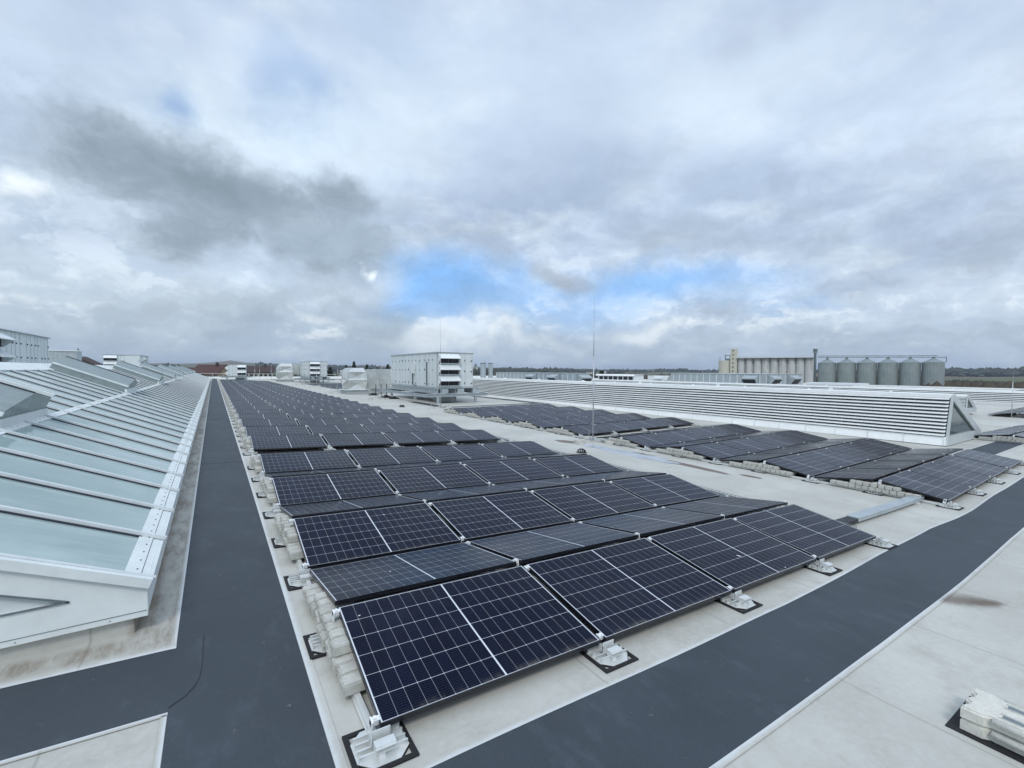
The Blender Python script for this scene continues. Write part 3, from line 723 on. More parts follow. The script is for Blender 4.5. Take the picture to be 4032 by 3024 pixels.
# ------------------------------------------------------------------ air handling units
def ahu(X, Y, s, label, W_=2.95, D=10.2, zg=-.5, zb=.75, zt=3.32, nh=3, side='far', side_at=.2, hx=(.07, 1.72), box=True):
    """s=+1: body grows to +x from the corner; s=-1 mirrored"""
    r = thing('air_handling_unit', label, 'ventilation unit', (X, Y, zg))
    P = lambda lx, ly, z: (s * lx, ly, z - zg)
    def bx(m, a, b, c, d, e, f): m.box(min(s * a, s * b), max(s * a, s * b), c, d, e - zg, f - zg); return m
    m = bx(MB(), 0, W_, 0, D, zb, zt - .08); m.build('casing', M_ahu, r)
    m = bx(MB(), -.06, W_ * .58, -.10, D + .06, zt - .078, zt - .02); bx(m, W_ * .58, W_ + .1, -.04, D + .06, zt - .09, zt - .04); m.build('roof_sheet', M_curb, r)
    # panel seams on the long face and the front
    random.seed(int(abs(X * 10) + Y)); m = MB(); ys = []; y = .0
    while y < D - .5:
        y += random.choice((.55, .8, 1.05, .7)); ys.append(y); bx(m, -.010, -.002, y - .012, y + .012, zb + .03, zt - .1); bx(m, W_ + .002, W_ + .010, y - .012, y + .012, zb + .03, zt - .1)
    for x in (1.85, 2.3, W_ - .06): bx(m, x - .012, x + .012, -.010, -.002, zb + .03, zt - .1)
    bx(m, -.03, .05, -.03, .05, zb, zt - .08)
    m.build('panel_seam', M_ahud, r)
    m = MB()
    for y in ys:
        for z in (zb + .15, zb + 1.2, zb + 1.95):
            if random.random() < .9:
                bx(m, -.05, -.012, y + .06, y + .11, z, z + random.choice((.06, .08, .13)))
                bx(m, W_ + .012, W_ + .05, y + .06, y + .11, z, z + .08)
    for z in (zb + .2, zb + 1.1, zb + 1.9): bx(m, W_ - .2, W_ - .08, -.05, -.012, z, z + .06); bx(m, 2.22, 2.27, -.05, -.012, z, z + .12)
    m.build('latch', M_handle, r)
    m = MB()
    for y in ys[1::2]: bx(m, -.03, -.012, y + .15, y + .27, zb + 1.85, zb + 2.05)
    m.build('door_label', M_hood, r)
    if box:
        m = MB(); yb_ = D * .42; m.prism([P(-.012, yb_, zb + .95), P(-.012, yb_, zb + 1.72), P(-.36, yb_, zb + 1.72), P(-.30, yb_, zb + .95)], (0, .55, 0)); o = m.build('control_box', M_ahu, r)
        m = MB(); m.bar(P(-.12, yb_ + .3, zb + .95), P(-.10, yb_ + .3, zb + .05), .05, .05); m.bar(P(-.10, yb_ + .3, zb + .05), P(-.08, yb_ - .4, zb + .0), .04, .04); m.build('cable', M_handle, o)
        m = MB(); m.bar(P(-.03, D * .18, zb + .05), P(-.03, D * .18, zb + 1.85), .06, .06); m.build('drain_pipe', M_handle, r)
    # hoods: zigzag weather hoods over dark intakes
    def hood(org, ex, ey, wd, z_top, hh, name='weather_hood', out=.48):
        """org: point on wall (x,y) ; ex unit along the wall ; ey outward"""
        E = lambda a, b, z: (org[0] + ex[0] * a + ey[0] * b, org[1] + ex[1] * a + ey[1] * b, z - zg)
        zl_ = z_top - hh * .46; zs = z_top - hh * .90
        m = MB(); m.add([E(0, .015, z_top), E(wd, .015, z_top), E(wd, out, zl_), E(0, out, zl_), E(0, .015, z_top - .03), E(wd, .015, z_top - .03), E(wd, out - .01, zl_ - .04), E(0, out - .01, zl_ - .04)],
              [(0, 1, 2, 3), (7, 6, 5, 4), (0, 4, 5, 1), (2, 6, 7, 3), (0, 3, 7, 4), (1, 5, 6, 2)])
        for a in (0, wd - .012):
            m.add([E(a, .015, z_top), E(a, out, zl_), E(a, .14, zs), E(a, .015, zs), E(a + .012, .015, z_top), E(a + .012, out, zl_), E(a + .012, .14, zs), E(a + .012, .015, zs)],
                  [(0, 1, 2, 3), (7, 6, 5, 4), (0, 4, 5, 1), (1, 5, 6, 2), (2, 6, 7, 3), (3, 7, 4, 0)])
        m.add([E(0, .012, zs), E(wd, .012, zs), E(wd, .16, zs), E(0, .16, zs), E(0, .012, zs - .04), E(wd, .012, zs - .04), E(wd, .16, zs - .04), E(0, .16, zs - .04)], [(0, 1, 2, 3), (7, 6, 5, 4), (2, 6, 7, 3), (0, 3, 7, 4), (1, 5, 6, 2)])
        o = m.build(name, M_hood, r)
        m = MB()
        for a0, a1 in ((.06, wd / 2 - .03), (wd / 2 + .03, wd - .06)):
            m.add([E(a0, .06, zs + .0), E(a1, .06, zs + .0), E(a1, .06, zl_ + .12), E(a0, .06, zl_ + .12), E(a0, .1, zs + .0), E(a1, .1, zs + .0), E(a1, .1, zl_ + .12), E(a0, .1, zl_ + .12)],
                  [(0, 1, 2, 3), (7, 6, 5, 4), (0, 4, 5, 1), (1, 5, 6, 2), (2, 6, 7, 3), (3, 7, 4, 0)])
        m.build('intake_grille', M_dark, o)
    hh = (zt - .1 - zb) / nh
    for k in range(nh):
        hood((s * hx[0], -.0), (s, 0), (0, -1), hx[1] - hx[0], zt - .09 - k * hh, hh)
        sy = D * side_at
        if side == 'far': hood((s * W_, sy * 1.), (0, 1), (s, 0), 2.0, zt - .2 - k * hh, hh, out=.62)
        else: hood((0, sy), (0, 1), (-s, 0), 2.0, zt - .2 - k * hh, hh, out=.62)
    # steel base
    m = MB()
    bx(m, -.02, W_ + .02, -.02, D + .02, zb - .13, zb - .001); m.build('base_rail', M_galv, r)
    zu = zb - .13
    def ibeam(m, a, b, z0, z1, w=.16):
        a = Vector(P(a[0], a[1], 0)); b = Vector(P(b[0], b[1], 0)); 
        for zz, ww, hh_ in ((z0 + .01, w, .02), (z1 - .01, w, .02), ((z0 + z1) / 2, .02, z1 - z0 - .04)):
            m.bar((a.x, a.y, zz - zg), (b.x, b.y, zz - zg), ww, hh_)
    zm = zg + .75; zlb = zg + .53
    m = MB()
    for x in (.05, W_ * .5, W_ - .05): ibeam(m, (x, -.1), (x, D + .1), zm, zu)
    for x in (.3, 1.6, 2.9): bx(m, x, x + .55, -.12, -.10, zm + .02, zu - .02)
    m.build('upper_beam', M_galv, r)
    for y in (-.2, D * .42, D - .2): m = MB(); ibeam(m, (-.95, y), (W_ + 1.2, y), zlb, zm - .002, .2); m.build('cross_beam', M_galv, r)
    m = MB(); ibeam(m, (-.95, -.2), (-.95, D + .4), zlb + .003, zm - .005, .14); m.build('edge_beam', M_galv, r)
    for x in (-.02, W_ + .15):
        for y in (-.2, D * .42, D - .2):
            m = MB(); bx(m, x - .09, x + .09, y - .08, y + .08, zg - .1, zlb); m.build('leg', M_galv, r)
    m = MB(); bx(m, .35, 1.75, .4, 1.5, zg + .12, zlb); m.build('drip_box', M_galvd, r)
    return r
ahu(12.83, 28.3, 1, 'big grey ventilation unit with three white hoods on a steel base beside the louvres')
ahu(13.27, 84.0, 1, 'smaller-looking grey unit with three hoods, standing behind the faceted duct', zt=3.4, zb=.72, box=False)
ahu(4.45, 97.5, -1, 'farthest small ventilation unit at the end of the long panel field', W_=2.9, zg=-.18, zb=.72, zt=2.85, nh=2, side='far', side_at=.02, hx=(.1, 1.5), box=False, D=8)
ahu(-12.6, 28.3, 1, 'grey ventilation unit with projecting hoods cut by the left edge of the picture', zg=.1, zb=1.35, zt=4.0, side='far', side_at=.0)
ahu(-13.9, 84.0, 1, 'grey unit with two stacked hoods behind the left rooflight vents', W_=4.1, zg=.1, zb=1.2, zt=4.0, nh=3, side='far', side_at=.05, hx=(.02, 1.5), box=False, D=10)

# long low galvanised wall-like unit behind the left one
r = thing('air_duct', 'low grey panelled duct running behind the left ventilation unit', 'duct', (-12.3, 56, .1))
m = MB(); m.box(-1.2, .75, 0, 2, 2.3, 3.5); m.build('duct_body', M_galv, r)
m = MB(); m.box(-1.3, .85, -.1, 2.1, 3.501, 3.58); m.build('duct_cap', M_hood, r)
m = MB()
for k in range(7): m = MB(); m.box(-1.2 + k * .3 - .02, -1.2 + k * .3 + .02, -.03, -.002, 2.3, 3.5); m.build('flange', M_ahud, r)
m = MB()
for x in (-1, .6):
    for y in (.3, 1.7): m = MB(); m.box(x - .08, x + .08, y - .08, y + .08, -.1, 2.3); m.build('leg', M_galvd, r)

# faceted foil wrapped ducts
def diamond_face(m, a, b, c, d, push):
    """quad a,b,c,d split into a cross with a raised centre"""
    a, b, c, d = map(Vector, (a, b, c, d)); n = (b - a).cross(d - a).normalized(); ctr = (a + b + c + d) / 4 + n * push
    m.add([a, b, c, d, ctr], [(0, 1, 4), (1, 2, 4), (2, 3, 4), (3, 0, 4)])
def dome(x, y, z, wx, wy, hh, label, curb=.45, over=.2, extra=None):
    r = thing('wrapped_duct', label, 'duct', (x, y, z))
    m = MB(); m.box(-wx / 2 - over, wx / 2 + over, -over, wy + over, -.1, curb); m.build('curb', M_curb, r)
    m = MB(); m.box(-wx / 2 - over - .12, wx / 2 + over + .12, -over - .12, wy + over + .12, curb + .001, curb + .05); m.build('curb_cap', M_sky_white, r)
    m = MB(); z0 = curb + .05; w2 = wx / 2
    # lower and upper tier of creased faces, chamfered shoulder
    zm = z0 + hh * .45; zt = z0 + hh * .82; top = z0 + hh; bul = .13
    ring0 = [(-w2, 0, z0), (w2, 0, z0), (w2, wy, z0), (-w2, wy, z0)]
    ring1 = [(-w2 - .12, -.12, zm), (w2 + .12, -.12, zm), (w2 + .12, wy + .12, zm), (-w2 - .12, wy + .12, zm)]
    ring2 = [(-w2, 0, zt), (w2, 0, zt), (w2, wy, zt), (-w2, wy, zt)]
    ring3 = [(-w2 + .5, .35, top), (w2 - .1, .35, top), (w2 - .1, wy - .3, top), (-w2 + .5, wy - .3, top)]
    for A, B in ((ring0, ring1), (ring1, ring2)):
        for k in range(4):
            a, b, c, d = Vector(A[k]), Vector(A[(k + 1) % 4]), Vector(B[(k + 1) % 4]), Vector(B[k])
            diamond_face(m, a, b, c, d, bul * (1 if k % 2 else -1) * 2.2)
    for k in range(4): m.add([ring2[k], ring2[(k + 1) % 4], ring3[(k + 1) % 4], ring3[k]], [(0, 1, 2, 3)])
    m.add(ring3, [(0, 1, 2, 3)])
    m.build('foil_jacket', M_foil, r)
    if extra:
        m = MB()
        x0, x1, y0, y1, za, zb_ = extra; n = max(2, int((x1 - x0) / 1.1))
        for k in range(n):
            a = x0 + (x1 - x0) * k / n; b = x0 + (x1 - x0) * (k + 1) / n
            diamond_face(m, (a, y0, za), (b, y0, za), (b, y0, zb_), (a, y0, zb_), .07)
            m.add([(a, y0, zb_), (b, y0, zb_), (b, y1, zb_), (a, y1, zb_)], [(0, 1, 2, 3)])
            m.add([(a, y1, zb_), (b, y1, zb_), (b, y1, za), (a, y1, za)], [(0, 1, 2, 3)])
        m.add([(x1, y0, za), (x1, y1, za), (x1, y1, zb_), (x1, y0, zb_)], [(0, 1, 2, 3)])
        m.build('side_branch', M_foil, r)
    return r
dome(11.0, 43.3, -.47, 1.7, 2.2, 2.1, 'faceted silver foil wrapped duct elbow on a grey curb beside the big unit', extra=(.9, 3.4, .3, 2.0, .55, 2.5))
dome(14.6, 47.5, -.5, 1.6, 1.4, 1.6, 'grey duct stub on a low curb just right of the faceted elbow', extra=(-.7, 3.2, .5, 1.4, .9, 2.55))
dome(10.7, 94.0, -.46, 2.4, 2.4, 3.0, 'far faceted foil duct left of the three-hooded unit', extra=(1.2, 4.5, .4, 2.2, 1.4, 3.4))
dome(20.3, 80.5, -.45, 3.2, 3, 2.2, 'pale wrapped duct box right of the smaller unit', extra=(-2.6, 3.4, .4, 2.2, 1.2, 2.3))

# pipe stacks
for px_, py_, rr, lab in ((26.3, 45.3, .34, 'left thicker'), (27.1, 44.9, .27, 'right thinner')):
    r = thing('exhaust_stack', '%s of two round metal chimneys rising behind the louvred rooflight' % lab, 'chimney', (px_, py_, -.5), group='two round metal chimneys')
    m = MB(); m.cyl((0, 0, 0), (0, 0, 3.3), rr, n=20); m.build('pipe', M_galv, r, smooth=False)
    m = MB(); m.cyl((0, 0, 3.22), (0, 0, 3.34), rr * 1.06, n=20); m.build('rim', M_galvd, r)

# long plant boxes beyond the louvred roof
def plant(x0, x1, y0, y1, z0, z1, hoods, label, duct=False):
    r = thing('air_handling_unit', label, 'ventilation unit', (x0, y0, z0)); m = MB()
    m.box(0, x1 - x0, 0, y1 - y0, 0, z1 - z0); m.build('casing', M_galv, r)
    y = .6
    while y < y1 - y0: m = MB(); m.box(-.03, -.002, y - .05, y + .05, .05, z1 - z0 - .05); m.build('flange', M_hood, r); y += 1.15
    x = .7
    while x < x1 - x0: m = MB(); m.box(x - .05, x + .05, -.03, -.002, .05, z1 - z0 - .05); m.build('flange', M_hood, r); x += 1.3
    m = MB(); m.box(-.1, x1 - x0 + .1, -.1, y1 - y0 + .1, z1 - z0 + .001, z1 - z0 + .06); m.build('roof_sheet', M_ahud, r)
    H = z1 - z0
    for face, pos, wd in hoods:
        m = MB(); m2 = MB(); out = 1.0
        if face == 'w': E = lambda a, b, z: (-b, pos + a, z)
        else: E = lambda a, b, z: (pos + a, -b, z)
        zt_, zl_, zs = H * .95, H * .68, H * .36
        m.add([E(0, .03, zt_), E(wd, .03, zt_), E(wd, out, zl_ + .18), E(0, out, zl_ + .18)], [(0, 1, 2, 3)])
        m.add([E(0, .03, zt_), E(0, out, zl_ + .18), E(0, out, zl_), E(0, .45, zs), E(0, .05, zs)], [(0, 1, 2, 3, 4)]); m.add([E(wd, .03, zt_), E(wd, out, zl_ + .18), E(wd, out, zl_), E(wd, .45, zs), E(wd, .05, zs)], [(0, 1, 2, 3, 4)])
        m.add([E(0, out, zl_ + .18), E(wd, out, zl_ + .18), E(wd, out, zl_), E(0, out, zl_)], [(0, 1, 2, 3)])
        m2.add([E(.08, out - .02, zl_ + .0), E(wd - .08, out - .02, zl_ + .0), E(wd - .08, .45, zs), E(.08, .45, zs)], [(0, 1, 2, 3)])
        o = m.build('weather_hood', M_galv, r); m2.build('intake_grille', M_dark, o)
    if duct:
        m = MB(); m.prism([(0.3, y1 - y0, 0), (0.3, y1 - y0, H), (.3, y1 - y0 + 1.2, H * .5), (.3, y1 - y0 + 4.2, 0)], (2, 0, 0)); m.build('sloping_duct', M_foil, r)
plant(66., 77.5, 33.0, 49.2, -.8, 1.52, (('w', .8, 2.0), ('s', 1.0, 2.2), ('s', 6.8, 2.2)), 'long grey panelled unit with dark hoods before the concrete silos', duct=True)
plant(41.5, 44.0, 46.0, 67.5, -.6, 1.55, (('w', 3.5, 1.8), ('w', 9.2, 1.8), ('s', .3, 1.9)), 'long grey panelled unit behind the louvres left of the tall lightning rod')
r = thing('window_rooflight', 'low white rooflight with a row of dark square windows', 'rooflight', (77.4, 67.6, -.7))
m = MB(); m.box(0, 3, 0, 11.5, 0, 1.75); m.build('housing', M_hood, r)
for k in range(7):
    m = MB(); m.box(-.06, -.005, .5 + k * 1.55, 1.65 + k * 1.55, .45, 1.3); m.build('window', M_dark, r)
m = MB(); m.prism([(-.5, -.3, 1.45), (-.3, -.3, 1.8), (3.2, -.3, 1.8), (3.2, -.3, 1.751), (-.2, -.3, 1.751)], (0, 12.1, 0)); m.build('roof_edge', M_slat, r)
r = thing('red_louvre_box', 'white box with a dark red slotted front beside the metal silos', 'ventilation box', (64.3, 20.6, -.75))
m = MB(); m.box(0, 2.5, 0, 6.2, 0, 1.3); m.build('housing', M_hood, r)
m = MB(); m.box(-.05, -.003, .8, 5.9, .35, 1.0); m.build('slotted_front', mat('dark_red_slots', (.06, .008, .01), .6, var=.3, vscale=8), r)
r = thing('white_vent_box', 'small low white ventilation boxes between the windowed rooflight and the grey unit', 'ventilation box', (86, 66.2, -.7))
m = MB(); m.box(0, 3, 0, 5, 0, 1.5); m.prism([(-.6, .6, .8), (-.3, .6, 1.5), (0, .6, 1.5), (0, .6, .8)], (0, 2.2, 0)); m.build('housing', M_hood, r)

# ------------------------------------------------------------------ lightning rods
def rod(x, y, top, label, feet=True, thick=.028, split=.55, z=None):
    z0 = h(x, y) if z is None else z
    r = thing('lightning_rod', label, 'lightning rod', (x, y, z0), group='lightning rods on the roof'); H = top - z0
    m = MB(); m.cyl((0, 0, .06), (0, 0, H * split), thick * .8, thick * .6, n=8); m.build('lower_tube', M_rod, r, smooth=True)
    m = MB(); m.cyl((0, 0, H * split), (0, 0, H * .78), thick * .45, thick * .36, n=8); m.cyl((0, 0, H * .78), (0, 0, H), thick * .2, thick * .1, n=6); m.build('upper_tip', M_rod, r, smooth=True)
    if feet:
        m = MB(); pts = []
        for a in (60, 180, 300):
            p = (.62 * math.cos(R(a)), .62 * math.sin(R(a)))
            m.bar((0, 0, .10), (p[0], p[1], .12), .03, .03); pts.append(p)
        m.build('tripod', M_rod, r)
        for p in pts:
            m = MB(); zz = h(x + p[0], y + p[1]) - z0; m.cyl((p[0], p[1], zz), (p[0], p[1], zz + .11), .21, .19, n=20); o = m.build('concrete_disc', M_conc, r)
            m = MB(); m.cyl((p[0], p[1], zz + .11), (p[0], p[1], zz + .32), .012, n=6); m.build('threaded_pin', M_rod, o)
rod(10.45, 9.4, 5.0, 'tallest nearest lightning rod between the two solar fields')
rod(11.35, 24.4, 5.75, 'lightning rod in front of the big ventilation unit')
rod(10.6, 35.2, 2.6, 'lightning rod left of the big unit, before the grey duct stub', thick=.03)
rod(10.1, 47.6, 2.75, 'lightning rod just left of the faceted foil duct', thick=.035)
rod(11.6, 67.7, 2.95, 'lightning rod in front of the smaller three-hooded unit', thick=.04)
rod(10.8, 75.9, 1.0, 'short lightning rod left of the smaller three-hooded unit', thick=.04)
rod(11.4, 100., 3.6, 'lightning rod before the far faceted foil duct', feet=False, thick=.045, z=-.4)
rod(9.6, 108., 3.9, 'rightmost lightning rod by the far roof railing', feet=False, thick=.045, z=-.4)
rod(7.4, 108., 3.6, 'middle lightning rod by the far roof railing', feet=False, thick=.045, z=-.3)
rod(6.5, 108., 3.9, 'leftmost lightning rod by the far roof railing', feet=False, thick=.045, z=-.3)
rod(38.65, 3.9, 2.0, 'lightning rod standing before the farthest louvres at the right edge', feet=False, thick=.03, split=.8)
rod(54.5, 13., 2.0, 'thin lightning rod above the second louvred rooflight', feet=False, thick=.025, split=.5)

# roof drain
r = thing('roof_drain', 'black domed drain guard beside the puddle', 'drain', (8.35, 7.65, h(8.35, 7.65)))
m = MB()
for k in range(12):
    a = R(k * 30); m.bar((.14 * math.cos(a), .14 * math.sin(a), 0), (.11 * math.cos(a), .11 * math.sin(a), .08), .02, .012); m.bar((.11 * math.cos(a), .11 * math.sin(a), .08), (.04 * math.cos(a), .04 * math.sin(a), .115), .02, .012)
m.build('cage', M_handle, r)
m = MB(); m.cyl((0, 0, .0), (0, 0, .012), .16, n=24); m.cyl((0, 0, .11), (0, 0, .12), .06, n=16); m.build('ring', M_handle, r)
r = tag(MB().cyl((9.45, 26.2, h(9.45, 26.2)), (9.45, 26.2, h(9.45, 26.2) + .14), .2, .12, n=16).build('roof_drain', M_handle), 'small black roof drain by the far edge of the left field', 'drain')
for k, (x, y) in enumerate(((11.8, 36.6), (12.1, 37.6), (11.9, 34.8), (12.0, 41.0))):
    m = MB(); z = h(x, y); m.prism([(x - .5, y, z), (x, y, z + .22), (x + .5, y, z)], (0, .35, 0))
    tag(m.build('cable_ramp', M_mat), 'black triangular pipe support, %s nearest beside the big unit' % ORD[(1, 2, 0, 3)[k]], 'pipe support', 'black triangular supports beside the big unit')

# railing at the far roof edge
r = thing('roof_railing', 'white horizontal tube railing along the far roof edge', 'railing', (-5, 109, -.05))
m = MB()
for z in (.5, 1.05): m.bar((-4, 0, z + .1), (28, 0, z - .25), .06, .06)
m.build('rail', M_sky_white, r)
m = MB(); x = -4
while x < 28: m.box(x - .03, x + .03, -.03, .03, -.5, 1.1 - (x + 4) * .011); x += 2.0
m.build('post', M_sky_white, r)
# handrail left of big unit
r = thing('duct_railing', 'short grey railing with black posts left of the big ventilation unit', 'railing', (11.6, 39.5, -.48))
m = MB()
for z in (.7, .9, 1.1): m.bar((0, 0, z), (2.4, 0, z), .04, .04)
m.build('rail', M_galv, r)
m = MB()
for x in (.1, .6, 1.1, 1.6): m.box(x - .025, x + .025, -.03, .03, 0, 1.12)
m.build('post', M_handle, r)
# small tufts of lightning protection stones along the field
random.seed(3)
for k in range(9):
    x, y = 9.6 + k * .28 + random.uniform(-.1, .1), 66 - k * 2.1; z = h(x, y)
    m = MB(); m.cyl((x, y, z), (x, y, z + .14), .28, .2, n=10); m.cyl((x, y, z + .14), (x + .05, y, z + .45), .02, n=5)
    tag(m.build('stone_holder', M_conc), 'round concrete wire holder, %s from the far end of the line by the smaller unit' % ORD[k], 'wire holder', 'round wire holders beside the left field')

# stacked cast blocks on a rubber mat, bottom right

r = thing('rubber_mat', 'black rubber mat under the two stacked white blocks in the lower right', 'mat', (3.14, -1.66, h(3.3, -1.7) + .003))
m = MB(); sl0 = -.0438
def zx(x): return sl0 * x
m.prism([(0, 0, 0), (0, -1.3, 0), (.55, -1.3, zx(.55)), (.55, 0, zx(.55))], (0, 0, .011)); m.build('mat_sheet', M_mat, r)
m = MB(); m.prism([(.03, -.44, .0112), (.05, -.40, .0112), (.075, -.44, .0112), (.05, -.50, .0112)], (0, 0, .003)); m.build('mat_hole', M_roof, r)
for lay in range(2):
    r = thing('cast_block', '%s of two stacked white ribbed foot blocks on the black mat' % ('upper' if lay else 'lower'), 'ballast foot', (3.18, -1.72, h(3.35, -1.8) + .018 + lay * .077), group='two stacked white ribbed foot blocks')
    r.rotation_euler = (0, math.atan(.0438), .02 * lay)
    bm = bmesh.new()
    # plan outline (x across .35, y along), heads at the ends, waist between
    out = [(0, 0), (0, -.10), (.028, -.135), (.028, -.80), (0, -.835), (0, -.93), (.35, -.93), (.35, -.835), (.322, -.80), (.322, -.135), (.35, -.10), (.35, -.0), (.27, 0), (.26, -.018), (.2, -.018), (.19, 0), (.13, 0), (.12, -.018), (.07, -.018), (.06, 0)]
    vb = [bm.verts.new((x, y, 0)) for x, y in out]; vt = [bm.verts.new((x, y, .068)) for x, y in out]; n_ = len(out)
    for k in range(n_): bm.faces.new((vb[k], vb[(k + 1) % n_], vt[(k + 1) % n_], vt[k]))
    bm.faces.new(vb[::-1]); bm.faces.new(vt)
    bmesh.ops.recalc_face_normals(bm, faces=bm.faces)
    bmesh.ops.bevel(bm, geom=[e for e in bm.edges if abs(e.verts[0].co.z - e.verts[1].co.z) < .01 and e.verts[0].co.z > .03], offset=.012, segments=3, affect='EDGES')
    me = bpy.data.meshes.new('block_body'); bm.to_mesh(me); bm.free(); me.materials.append(M_stone)
    o = bpy.data.objects.new('block_body', me); COL.objects.link(o); o.parent = r
    m = MB()
    for x in (.075, .235):
        m.box(x + .0, x + .045, -.76, -.17, .0683, .0692)
    m.build('slot', M_galvd, r)
    m = MB()
    for x in (.0, .32):
        m.cyl((x + .016, -.14, .050), (x + .016, -.80, .050), .0195, n=12)
    for x in (.062, .122, .222, .282): m.cyl((x, -.16, .064), (x, -.78, .064), .010, n=8)
    m.build('rib', M_stone, r, smooth=True)

# ------------------------------------------------------------------ silos
def gnd(x, y): return gz(math.hypot(x, y), math.degrees(math.atan2(x, y)))
metal = [Vector((276.7, 111.5)).lerp(Vector((290.0, 71.4)), k / 5) for k in range(6)]
for k, p in enumerate(metal):
    z0 = gnd(p.x, p.y); r = thing('grain_silo', 'corrugated metal grain silo, %s of six from the left, under the catwalk' % ORD[k], 'silo', (p.x, p.y, z0 - .2), group='six metal grain silos')
    H = 6.7 - z0; m = MB(); m.cyl((0, 0, 0), (0, 0, H), 4.15, n=40); m.build('silo_wall', M_silo, r)
    m = MB(); m.cyl((0, 0, H - .1), (0, 0, H + 1.9), 4.3, .6, n=40); m.build('cone_roof', M_cone, r)
    m = MB(); m.cyl((0, 0, H + 1.8), (0, 0, H + 2.6), .6, n=12); m.build('roof_hatch', M_galvd, r)
d = (metal[5] - metal[0]).normalized(); a = metal[0] - d * 4.2; c = metal[5] + d * 4.5
r = thing('silo_catwalk', 'steel conveyor catwalk running over the six metal silos', 'catwalk', (a.x, a.y, 0))
A = Vector((0, 0, 9.5)); Bp = Vector((c.x - a.x, c.y - a.y, 8.9))
m = MB(); m.bar(A, Bp, .9, .28); m.bar(A + Vector((0, 0, .75)), Bp - (Bp - A).normalized() * 3 + Vector((0, 0, .75)), .7, .3); m.build('walkway_beam', M_galvd, r)
m = MB()
for k in range(13):
    p = A.lerp(Bp, k / 12); m.bar(p, p + Vector((0, 0, .8)), .12, .12)
    if k % 2: m.bar(p, p - Vector((0, 0, 2.4)), .22, .22)
m.bar(Bp, Bp - Vector((0, 0, 2.6)), .25, .25)
m.build('support', M_galvd, r)
r = thing('elevator_tower', 'slim bucket elevator tower at the left end of the metal silos', 'tower', (a.x - .3, a.y + 1.3, -11))
m = MB()
for x, y in ((-.6, -.6), (.6, .6)): m.bar((x, y, 0), (x, y, 23.0), .45, .45)
z = 1
while z < 23: m.bar((-.6, -.6, z), (.6, .6, z + 1), .12, .12); z += 1.6
m.build('shaft', M_galvd, r)
m = MB(); m.box(-.8, .8, -.8, .8, 23.4, 25.2); m.box(-1., 1., -1., 1., 23.0, 23.2); m.build('head_house', M_galvd, r)
# concrete silo block
P0 = Vector((343.2, 201.6)); P1 = Vector((366.0, 157.0)); d = (P1 - P0); Ln = d.length; d.normalize(); nrm = Vector((d.y, -d.x))
if nrm.dot(P0) > 0: nrm = -nrm
r = thing('concrete_silo', 'stained concrete grain silo block with a tall stair tower', 'silo', (P0.x, P0.y, -11))
ang = math.atan2(d.y, d.x); Mz = Matrix.Rotation(ang, 4, 'Z')
sg = 1 if (Mz @ Vector((0, 1, 0))).to_2d().dot(nrm) > 0 else -1
m = MB(); m.box(0, Ln, -10 * sg if sg > 0 else 0, 0 if sg > 0 else 10, 0, 23.0, Mz); m.build('silo_block', M_csilo, r)
for k in range(9):
    m = MB(); cx = Ln * (k + .5) / 9; rr = Ln / 18 * .98
    m.cyl((cx, .0, 0), (cx, .0, 22.7), rr, n=28); m.build('silo_cell', M_csilo, r, smooth=False, M=Mz)
m = MB(); m.box(-.2, Ln + .2, -4.5, 4.5, 22.75, 23.35, Mz); m.build('roof_slab', M_csilo, r)
m = MB(); m.box(-4.9, -.01, -3.0, 3.2, 0, 30.3, Mz); o = m.build('stair_tower', M_cream, r)
for k in range(6):
    w = MB(); y1 = 3.2 * sg
    w.box(-3.4, -2.5, min(y1, y1 + .06 * sg), max(y1, y1 + .06 * sg), 29.2 - k * 3.2 - .9, 29.2 - k * 3.2, Mz); w.build('window', M_dark, o)
m = MB(); m.cyl((-9.2, 0, 0), (-9.2, 0, 21.0), 4.2, n=28); m.build('pale_silo_cell', M_cream, r, M=Mz)
m = MB()
for x in (-8.6, -5.2):
    for y in (-1.5, 1.5): m.bar((x, y, 21), (x, y, 25.2), .35, .35)
m.box(-9.2, -4.92, -2, 2, 25.0, 25.4); m.box(-8.6, -5.2, -1.4, 1.4, 21.2, 22.6); m.cyl((-12.5, 0, 20), (-12.5, 0, 24), .2, n=6)
m.build('head_frame', M_galvd, r, M=Mz)

# ------------------------------------------------------------------ houses, trees, woods
def house(x, y, w, d, eave, ridge, rz, label, wall, roof, z=None, name='house', group=None, chim=True, wins=3):
    z0 = gnd(x, y) if z is None else z
    r = thing(name, label, 'house', (x, y, z0), R(rz), group); e = eave - z0; g = ridge - z0
    m = MB(); m.box(-w / 2, w / 2, -d / 2, d / 2, -1, e)
    m.prism([(-w / 2, -d / 2, e), (-w / 2, 0, g - .05), (-w / 2, d / 2, e)], (w, 0, 0)); m.build('wall', wall, r)
    m = MB()
    for s in (-1, 1):
        m.prism([(-w / 2 - .5, s * (d / 2 + .5), e - .35), (-w / 2 - .5, 0, g), (-w / 2 - .5, 0, g + .2), (-w / 2 - .5, s * (d / 2 + .5), e - .1)], (w + 1, 0, 0))
    o = m.build('roof', roof, r)
    if chim: m = MB(); m.box(w * .2, w * .2 + .6, -.9, -.3, g - 1, g + .8); m.build('chimney', M_tile, o)
    for k in range(wins):
        xx = -w / 2 + w * (k + .5) / wins; m = MB(); m.box(xx - .5, xx + .5, -d / 2 - .06, -d / 2 - .004, e - 2.0, e - .7); m.build('window', M_dark, r)
    return r
house(-1.0, 167, 8.5, 8, 0.3, 3.1, -38, 'house with a dark red-brown tiled roof behind the far end of the rooflight', M_tan, M_red)
